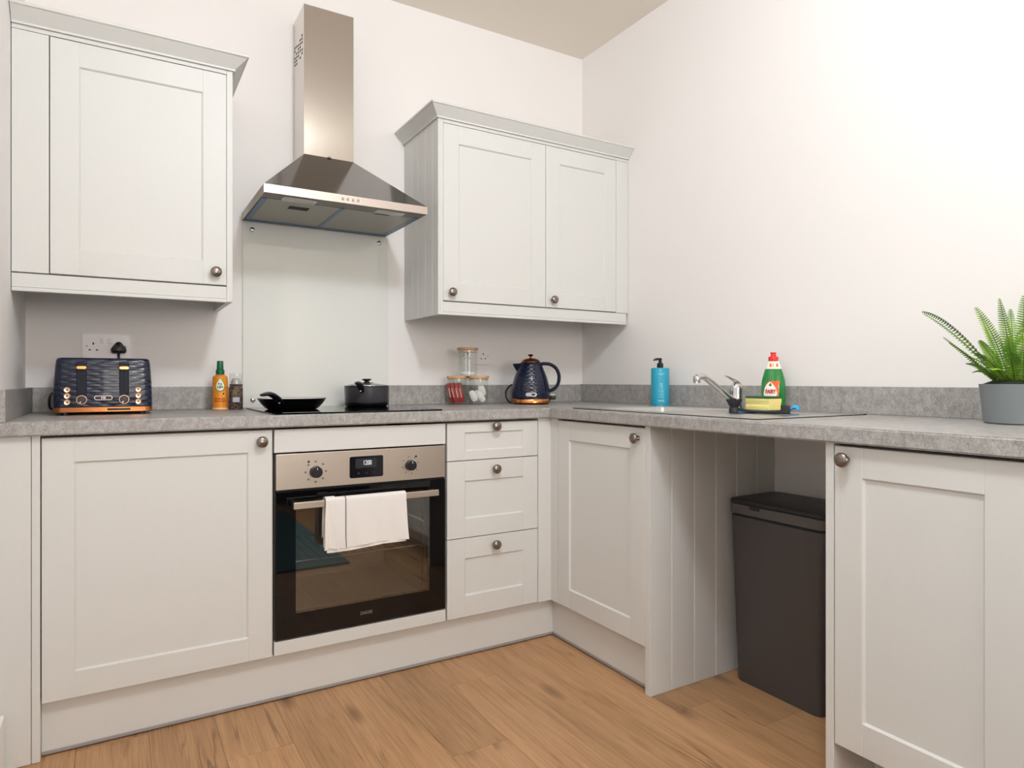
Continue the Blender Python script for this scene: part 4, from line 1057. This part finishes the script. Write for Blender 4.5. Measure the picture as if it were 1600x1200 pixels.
def tap():
    B = Vector((-0.122, -1.1090, 0.9198))
    t = thing('mixer_tap', 'chrome single-lever mixer tap behind the sink, spout swung over the bowl', 'tap', B)
    obj('body', lathe([(0.0, 0.0), (0.026, 0.0), (0.0265, 0.004), (0.0235, 0.008), (0.0225, 0.060), (0.0225, 0.078), (0.0215, 0.086), (0.0160, 0.094), (0.0, 0.097)], 32), CHROME, t, 50)
    tip = Vector((-0.3420, -1.1290, 1.0330))-B
    P = bez([(-0.010, 0, 0.030), (-0.050, -0.004, 0.045), (-0.120, -0.010, 0.085), (-0.180, -0.016, 0.117), (tip.x+0.012, tip.y, tip.z-0.9198+0.9198+0.006), tip+Vector((-0.004, 0, 0.004))], 6)
    obj('spout', tube(P, [0.0135-0.0035*i/(len(P)-1) for i in range(len(P))], 16), CHROME, t, 60)
    obj('aerator', lathe([(0.0, -0.016), (0.0105, -0.016), (0.0115, -0.014), (0.0120, 0.004), (0.0105, 0.009), (0.0, 0.010)], 24, tip+Vector((-0.006, 0, 0))), CHROME, t, 40)
    lv = bez([(0.010, 0, 0.088), (0.004, 0, 0.099), (-0.020, -0.006, 0.108), (-0.050, -0.012, 0.117), (-0.078, -0.018, 0.1235)], 6)
    n = len(lv)
    obj('lever', tube(lv, [0.0175-0.0115*i/(n-1) for i in range(n)], 14, 0.42), CHROME, t, 60)
tap()

# ------------------------------------------------------------------ things round the sink
def lotion():
    t = thing('lotion_bottle', 'tall blue pump bottle standing in the corner left of the tap', 'bottle', (-0.0905, -0.676, 0.9175))
    obj('body', lathe([(0.0, 0.0), (0.035, 0.0), (0.0385, 0.003), (0.0385, 0.158), (0.0365, 0.1615), (0.014, 0.163), (0.0, 0.163)], 40), BLUEB, t, 40)
    obj('collar', lathe([(0.0, 0.1632), (0.0130, 0.1632), (0.0135, 0.165), (0.0135, 0.180), (0.0090, 0.184), (0.0, 0.184)], 24), BLKP, t, 40)
    obj('pump_stem', lathe([(0.0, 0.184), (0.0070, 0.184), (0.0065, 0.196), (0.0075, 0.200), (0.0080, 0.2025), (0.0, 0.203)], 20), BLKP, t, 40)
    q = -RGT
    obj('nozzle', tube(bez([Vector((0, 0, 0.1995))-q*0.006, Vector((0, 0, 0.2000))+q*0.010, Vector((0, 0, 0.1985))+q*0.022, Vector((0, 0, 0.1935))+q*0.028], 5), [0.0050]*10+[0.0036]*6, 10), BLKP, t, 60)
    a0 = math.atan2(-0.80, -0.60)
    for z, w_, h_ in ((0.1365, 0.030, 0.0022), (0.1320, 0.012, 0.0022), (0.0950, 0.012, 0.0025), (0.0890, 0.013, 0.0022), (0.0830, 0.014, 0.0022), (0.0745, 0.011, 0.0016), (0.0640, 0.022, 0.0016), (0.0470, 0.020, 0.0014), (0.0370, 0.024, 0.0018), (0.0240, 0.028, 0.0022), (0.0200, 0.028, 0.0022)):
        obj('label_line', strip_wrap([(-w_/2, z-h_/2), (w_/2, z-h_/2), (w_/2, z+h_/2), (-w_/2, z+h_/2)], 0.0385, a0, 0.0003), BLUET, t, 40)
lotion()
def washing_up():
    B = Vector((-0.0720, -1.2330, 0.9200)); ang = math.atan2(-RGT.y, -RGT.x)+PI - math.radians(19)
    t = thing('washing_up_bottle', 'green washing-up liquid bottle with a red cap behind the sponge', 'bottle', B, ang)
    prof = [(0.0355, 0.0), (0.0385, 0.004), (0.0400, 0.030), (0.0415, 0.065), (0.0410, 0.092), (0.0385, 0.108), (0.0330, 0.130), (0.0278, 0.147)]
    SY = 0.62
    def rad(z):
        for (r1, z1), (r2, z2) in zip(prof, prof[1:]):
            if z1 <= z <= z2: return r1+(r2-r1)*(z-z1)/(z2-z1)
        return prof[-1][0]
    obj('body', lathe([(0.0, 0.0)]+prof, 44, sy=SY), FGREEN, t, 40)
    obj('shoulder', lathe([(0.0279, 0.1472), (0.0205, 0.168), (0.0175, 0.1755), (0.0, 0.1755)], 44, sy=SY+0.08), FWHITE, t, 40, label='white band with coloured print below the cap')
    obj('cap', lathe([(0.0, 0.1757), (0.0165, 0.1757), (0.0170, 0.177), (0.0170, 0.1885), (0.0150, 0.1915), (0.0095, 0.193), (0.0088, 0.2010), (0.0105, 0.2030), (0.0102, 0.2070), (0.0, 0.2075)], 28, sy=0.9), FRED, t, 40)
    def patch(outline, e, m, nm, lab=None):
        """label shape laid on the oval front (local -y), cut in strips"""
        lo = min(x for x, z in outline); hi = max(x for x, z in outline); n = 12; b = bmesh.new(); prev = None
        for i in range(n+1):
            x = lo+(hi-lo)*(0.002+0.996*i/n); zz_ = []
            for k in range(len(outline)):
                (xa, za), (xb, zb) = outline[k], outline[(k+1) % len(outline)]
                if (xa-x)*(xb-x) <= 0 and abs(xa-xb) > 1e-9: zz_.append(za+(zb-za)*(x-xa)/(xb-xa))
            z0, z1 = min(zz_), max(zz_); col = []
            for k in range(7):
                z = z0+(z1-z0)*k/6
                r = rad(z) if z < 0.147 else 0.0279-(z-0.1472)*0.357
                sy = SY if z < 0.147 else SY+0.08
                y = -sy*math.sqrt(max(r*r-x*x, 1e-6))
                col.append((b.verts.new((x, y+0.001, z)), b.verts.new((x, y-e, z))))
            if prev:
                for k in range(6): b.faces.new((prev[k][1], col[k][1], col[k+1][1], prev[k+1][1]))
                b.faces.new((prev[0][0], col[0][0], col[0][1], prev[0][1])); b.faces.new((prev[6][0], prev[6][1], col[6][1], col[6][0]))
            prev = col
        return obj(nm, b, m, t, 40, label=lab)
    def ell(cx, cz, a, c, n=24): return [(cx+a*math.cos(2*PI*k/n), cz+c*math.sin(2*PI*k/n)) for k in range(n)]
    cx = -0.0100
    patch(ell(cx+0.0040, 0.0690, 0.0250, 0.0360), 0.0006, FORANGE, 'label_border')
    patch([(cx-0.0235, 0.058), (cx-0.019, 0.046), (cx-0.008, 0.038), (cx+0.008, 0.038), (cx+0.018, 0.046), (cx+0.0215, 0.060), (cx+0.019, 0.076), (cx+0.008, 0.092), (cx-0.003, 0.102), (cx-0.014, 0.090), (cx-0.0215, 0.076)], 0.0010, FWHITE, 'label', 'white and red drop-shaped label')
    patch([(cx-0.007, 0.088), (cx-0.001, 0.0985), (cx+0.004, 0.088), (cx-0.001, 0.0845)], 0.0014, FGREEN, 'label_leaf')
    patch(ell(0.0115, 0.0975, 0.0095, 0.0080), 0.0012, FORANGE, 'label_spot')
    o = text('lettering', 'FAIRY', 0.0200, FREDT, t, (cx-0.0005, -SY*rad(0.066)-0.0006, 0.0660), (PI/2, 0, -0.12), 0.0016, 0.0006, sx=0.66)
    for x, m in ((-0.010, FORANGE), (-0.002, FYEL), (0.012, FORANGE)):
        patch([(x-0.0035, 0.1545), (x+0.0035, 0.1545), (x+0.0030, 0.1670), (x-0.0030, 0.1670)], 0.0006, m, 'label_print')
washing_up()
t = thing('sponge', 'yellow sponge with a green scourer top on the drainer in front of the green bottle', 'sponge', (-0.240, -1.3230, 0.9265), math.radians(3))
b = bmesh.new()
ol = [(-0.034, 0.0), (-0.035, 0.003), (-0.035, 0.012), (-0.0315, 0.017), (-0.0315, 0.021), (-0.035, 0.027), (-0.035, 0.0375), (0.035, 0.0375), (0.035, 0.027), (0.0315, 0.021), (0.0315, 0.017), (0.035, 0.012), (0.035, 0.003), (0.034, 0.0)]
loft([[(x*k, y, 0.002+(z-0.019)*k+0.019) for x, z in ol] for y, k in ((-0.045, 0.97), (-0.043, 1.0), (0.043, 1.0), (0.045, 0.97))], b)
obj('foam', b, SPONGE, t, 30)
obj('scourer', box(-0.0352, 0.0352, -0.0452, 0.0452, 0.0400, 0.0470, 0.0015), SCOUR, t, label='green scouring layer')
def brush():
    t = thing('dish_brush', 'black washing-up brush lying bristles up on the drainer in front of the sponge', 'brush', (-0.352, -1.335, 0.9200))
    A = Vector((-0.3650, -1.3080, 0.9200)); O = WM[t.name].translation
    a = A-O
    b = lathe([(0.0, 0.0008), (0.0155, 0.0008), (0.0175, 0.003), (0.0170, 0.010), (0.0140, 0.0175), (0.0120, 0.0180), (0.0, 0.0180)], 28, a)
    hd = obj('head', b, BRUSH, t, 40)
    br = bmesh.new(); rnd = random.Random(4)
    for k in range(130):
        r = 0.012*math.sqrt(rnd.random()); th = rnd.uniform(0, 2*PI); f = 2.15
        p0 = a+Vector((r*math.cos(th), r*math.sin(th), 0.0165))
        p1 = a+Vector((r*f*math.cos(th), r*f*math.sin(th), 0.047-0.25*r+rnd.uniform(-0.002, 0.001)))
        tube([p0, p1], [0.0011, 0.0016], 5, bm=br)
    o = obj('bristles', br, BRIST, hd, 60); o['kind'] = 'stuff'
    e = Vector((-0.3330, -1.4780, 0.9200))-O
    pts = bez([a+Vector((0.002, -0.010, 0.013)), a.lerp(e, 0.25)+Vector((0, 0, 0.0085)), a.lerp(e, 0.55)+Vector((0, 0, 0.0060)), a.lerp(e, 0.85)+Vector((0, 0, 0.0075)), e+Vector((0, 0, 0.0130))], 6)
    n = len(pts)
    obj('handle', tube(pts, [0.0075-0.0015*math.sin(PI*i/(n-1)) for i in range(n)], 12, 0.75), BRUSH, t, 60)
    b = loft([[(x*k, -0.012+0.026*q, 0.0012+(z+0.0145)*1.0+lz) for x, z in rrect(0.013, 0.0275, 0.005, 3)] for q, k, lz in ((0.0, 0.75, 0.0), (0.15, 1.0, 0.0), (0.85, 1.0, 0.001), (1.0, 0.75, 0.001))])
    b.transform(Matrix.Translation(e) @ Matrix.Rotation(0.35, 4, 'Z'))
    obj('handle_end', b, BRUSH, t, 30)
brush()
def cloth():
    b = bmesh.new(); n, m = 26, 12; A = []; B = []
    p0, p1 = Vector((-0.352, -1.276)), Vector((-0.244, -1.462))
    d = (p1-p0); q = Vector((-d.y, d.x)).normalized()
    for i in range(n+1):
        ra, rb = [], []
        for j in range(m+1):
            u, v = i/n, j/m
            p = p0+d*u+q*(v-0.5)*0.075
            z = 0.0012+0.0014*(1+math.sin(u*19+v*6))*0.5
            if u > 0.86: z += 0.025*math.sin(PI*min(1, (u-0.86)/0.14*0.85))*(0.75+0.25*math.sin(v*9))
            ra.append(b.verts.new((p.x, p.y, 0.9213+z))); rb.append(b.verts.new((p.x, p.y, 0.9213+z+0.0024)))
        A.append(ra); B.append(rb)
    for i in range(n):
        for j in range(m):
            b.faces.new((A[i][j], A[i+1][j], A[i+1][j+1], A[i][j+1])); b.faces.new((B[i][j], B[i][j+1], B[i+1][j+1], B[i+1][j]))
        b.faces.new((A[i][0], B[i][0], B[i+1][0], A[i+1][0])); b.faces.new((A[i][m], A[i+1][m], B[i+1][m], B[i][m]))
    for j in range(m):
        b.faces.new((A[0][j], A[0][j+1], B[0][j+1], B[0][j])); b.faces.new((A[n][j], B[n][j], B[n][j+1], A[n][j+1]))
    lobj('dishcloth', b, CLOTH, 'blue dishcloth lying flat under the yellow sponge', 'cloth', (-0.30, -1.37, 0.92), 60)
cloth()

# ------------------------------------------------------------------ potted fern
def fern():
    C = Vector((-0.142, -2.018, 0.9175))
    t = thing('potted_fern', 'green fern in a grey tapered pot at the right end of the worktop', 'plant', C)
    obj('pot', lathe([(0.0, 0.0003), (0.074, 0.0003), (0.0775, 0.003), (0.0875, 0.097), (0.0880, 0.0995), (0.0850, 0.0998), (0.0835, 0.090), (0.0, 0.088)], 48), POT, t, 40)
    obj('moss', lathe([(0.0, 0.0885), (0.0825, 0.0905), (0.079, 0.100), (0.06, 0.108), (0.03, 0.114), (0.0, 0.116)], 24), SOIL, t, 60)
    base = Vector((0, 0, 0.098))
    def frond(tip, bow, width, start, n, roll=0.0, b=None):
        """one arching frond: midrib with paired leaflets"""
        tip = Vector(tip)-C; s = base+Vector(start)
        mid = s.lerp(tip, 0.5)+Vector(bow)
        P = [s*(1-u)**2+mid*2*u*(1-u)+tip*u*u for u in [k/24 for k in range(25)]]
        st = tube(P, [0.0016*(1-0.7*k/24) for k in range(25)], 6)
        lf = bmesh.new()
        out = (tip-s); out.normalize()
        n = int(n*0.80)
        for k in range(1, n):
            u = k/n
            p = s*(1-u)**2+mid*2*u*(1-u)+tip*u*u
            tg = ((mid-s)*(1-u)+(tip-mid)*u).normalized()
            sd = tg.cross(Vector((0, 0, 1)))
            if sd.length < 0.2: sd = tg.cross(Vector((-0.93, -0.36, 0)))
            sd.normalize(); nr = sd.cross(tg).normalized()
            sd = (Matrix.Rotation(roll, 3, tg) @ sd); nr = (Matrix.Rotation(roll, 3, tg) @ nr)
            L = width*min(1.0, 0.35+u*2.2)*max(0.03, 1.0-u)**0.42
            w_ = (0.0023+0.0008*(1-u))*(0.55+0.45*L/width)
            for sg in (-1, 1):
                a = sd*sg+tg*0.32; a.normalize(); c_ = (tg-a*tg.dot(a)).normalized()
                dr = nr*(-0.20*L)
                q = [p-c_*w_*0.55, p+a*L*0.35-c_*w_+nr*0.0012, p+a*L*0.8-c_*w_*0.62+dr*0.5, p+a*L+dr, p+a*L*0.8+c_*w_*0.55+dr*0.5, p+a*L*0.35+c_*w_+nr*0.0012, p+c_*w_*0.55]
                vs = [lf.verts.new(x) for x in q]
                lf.faces.new(vs)
        f = obj('frond', st, STEM, t, 60)
        o = obj('leaflets', lf, LEAF, f); o['kind'] = 'stuff'
    frond((-0.190, -1.8030, 1.2160), (0, 0.020, 0.085), 0.024, (-0.01, 0.035, 0), 42, 0.5)
    frond((-0.230, -1.8280, 1.2060), (-0.01, 0.012, 0.050), 0.022, (-0.02, 0.03, 0), 40, -0.2)
    frond((-0.190, -1.8580, 1.1430), (0, 0.0, 0.010), 0.019, (-0.01, 0.045, 0), 36, 0.4)
    frond((-0.240, -1.8960, 1.1250), (0, 0.0, 0.015), 0.016, (-0.02, 0.04, 0), 30, 0.3)
    frond((-0.195, -1.9380, 1.2160), (0.005, -0.012, 0.020), 0.026, (-0.01, 0.02, 0), 44, 0.9)
    frond((-0.130, -1.9200, 1.2000), (0.0, 0.0, 0.020), 0.024, (0.0, 0.03, 0), 40, 0.7)
    frond((-0.225, -2.0050, 1.2300), (-0.010, -0.004, 0.020), 0.026, (-0.03, 0.0, 0), 46, 0.0)
    frond((-0.160, -2.0320, 1.2400), (0.0, 0.0, 0.02), 0.026, (0.0, 0.0, 0), 44, 0.4)
    frond((-0.175, -2.0650, 1.2250), (0.0, 0.0, 0.02), 0.026, (-0.01, -0.02, 0), 42, 0.2)
    frond((-0.080, -1.9700, 1.2150), (0.0, 0.0, 0.03), 0.024, (0.02, 0.02, 0), 40, 0.3)
    frond((-0.100, -2.1300, 1.2100), (0.0, 0.0, 0.03), 0.025, (0.01, -0.03, 0), 40, -0.3)
    frond((-0.200, -2.1900, 1.1800), (0.0, 0.0, 0.05), 0.024, (-0.02, -0.03, 0), 42, -0.4)
    frond((-0.290, -2.0900, 1.1750), (-0.01, 0.0, 0.05), 0.024, (-0.04, -0.02, 0), 40, 0.0)
    frond((-0.260, -1.9650, 1.0950), (-0.02, 0.0, 0.035), 0.022, (-0.04, 0.01, 0), 32, 0.2)
    frond((-0.215, -1.9250, 1.0700), (-0.01, 0.0, 0.030), 0.020, (-0.02, 0.035, 0), 28, 0.3)
    frond((-0.250, -2.0350, 1.1300), (-0.02, 0.0, 0.030), 0.022, (-0.04, -0.005, 0), 34, 0.0)
    frond((-0.190, -1.9450, 1.1300), (-0.005, 0.0, 0.030), 0.024, (-0.01, 0.03, 0), 36, 0.6)
    for q_ in range(11):
        a_ = math.radians(100+q_*23); l_ = 0.104+0.014*math.sin(q_*2.3)
        frond((C.x+math.cos(a_)*l_, C.y+math.sin(a_)*l_, 1.046+0.060*((q_*37) % 10)/10), (math.cos(a_)*0.01, math.sin(a_)*0.01, 0.035), 0.021, (math.cos(a_)*0.03, math.sin(a_)*0.03, 0), 30, 0.15*((q_ % 3)-1))
    frond((-0.270, -2.1300, 1.0900), (-0.02, 0.0, 0.035), 0.022, (-0.04, -0.02, 0), 32, -0.2)
fern()

# ------------------------------------------------------------------ bin in the gap
def bin_():
    x0, x1, y0, y1 = -0.284, -0.030, -1.576, -1.206
    cx, cy = (x0+x1)/2, (y0+y1)/2; w, d = x1-x0, y1-y0
    t = thing('waste_bin', 'tall dark grey rectangular waste bin with a lid in the gap below the worktop', 'bin', (cx, cy, 0.0004))
    def sec(z, k, r=0.030): return [(x, y, z) for x, y in rrect(w*k, d*k, r, 6)]
    obj('body', loft([sec(0.0, 0.875), sec(0.004, 0.885), sec(0.564, 0.978)]), BIN, t, 40)
    obj('groove', loft([sec(0.5642, 0.962), sec(0.5720, 0.962)]), SLOTB, t, 40)
    rim = obj('rim', loft([sec(0.5722, 0.985), sec(0.5735, 0.995), sec(0.6035, 1.0), sec(0.6050, 0.99)]), BINLN, t, 40)
    obj('lid', loft([sec(0.6085, 0.992), sec(0.6095, 1.002), sec(0.6150, 1.002), sec(0.6200, 0.985), sec(0.6225, 0.93)]), BINL, t, 40)
    obj('lid_gap', loft([sec(0.6051, 0.97), sec(0.6084, 0.97)]), SLOTB, t, 40)
    b = box(-w/2-0.003, -w/2+0.01, 0.0500, 0.0890, 0.5930, 0.6075, 0.002); obj('latch', b, BINL, t)
bin_()

# ------------------------------------------------------------------ living area behind the viewer (seen only as reflections)
lobj('rug', box(-2.25, -0.98, -3.75, -2.08, 0.0008, 0.012, 0.004), RUGM, 'teal rug on the floor behind the viewer', 'rug', (-1.6, -2.9, 0))
t = thing('sofa', 'dark blue sofa on the far side of the rug behind the viewer', 'sofa', (-1.1, -4.4, 0))
obj('base', box(-2.0, -0.2, -4.85, -4.05, 0.06, 0.30, 0.02), SOFA, t, 40, world=True)
obj('backrest', box(-1.98, -0.22, -4.87, -4.66, 0.305, 0.82, 0.06, 3), SOFA, t, 40, world=True)
for a, b_ in ((-2.0, -1.83), (-0.37, -0.2)): obj('armrest', box(a, b_, -4.64, -4.04, 0.305, 0.60, 0.05, 3), SOFA, t, 40, world=True)
for a, b_ in ((-1.825, -1.105), (-1.095, -0.375)): obj('seat_cushion', box(a, b_, -4.65, -4.05, 0.305, 0.44, 0.04, 3), SOFA, t, 40, world=True)
for x in (-1.93, -0.27):
    for y in (-4.78, -4.12): obj('leg', lathe([(0.018, 0.001), (0.024, 0.06)], 12, (x, y, 0)), BLKP, t, world=True)
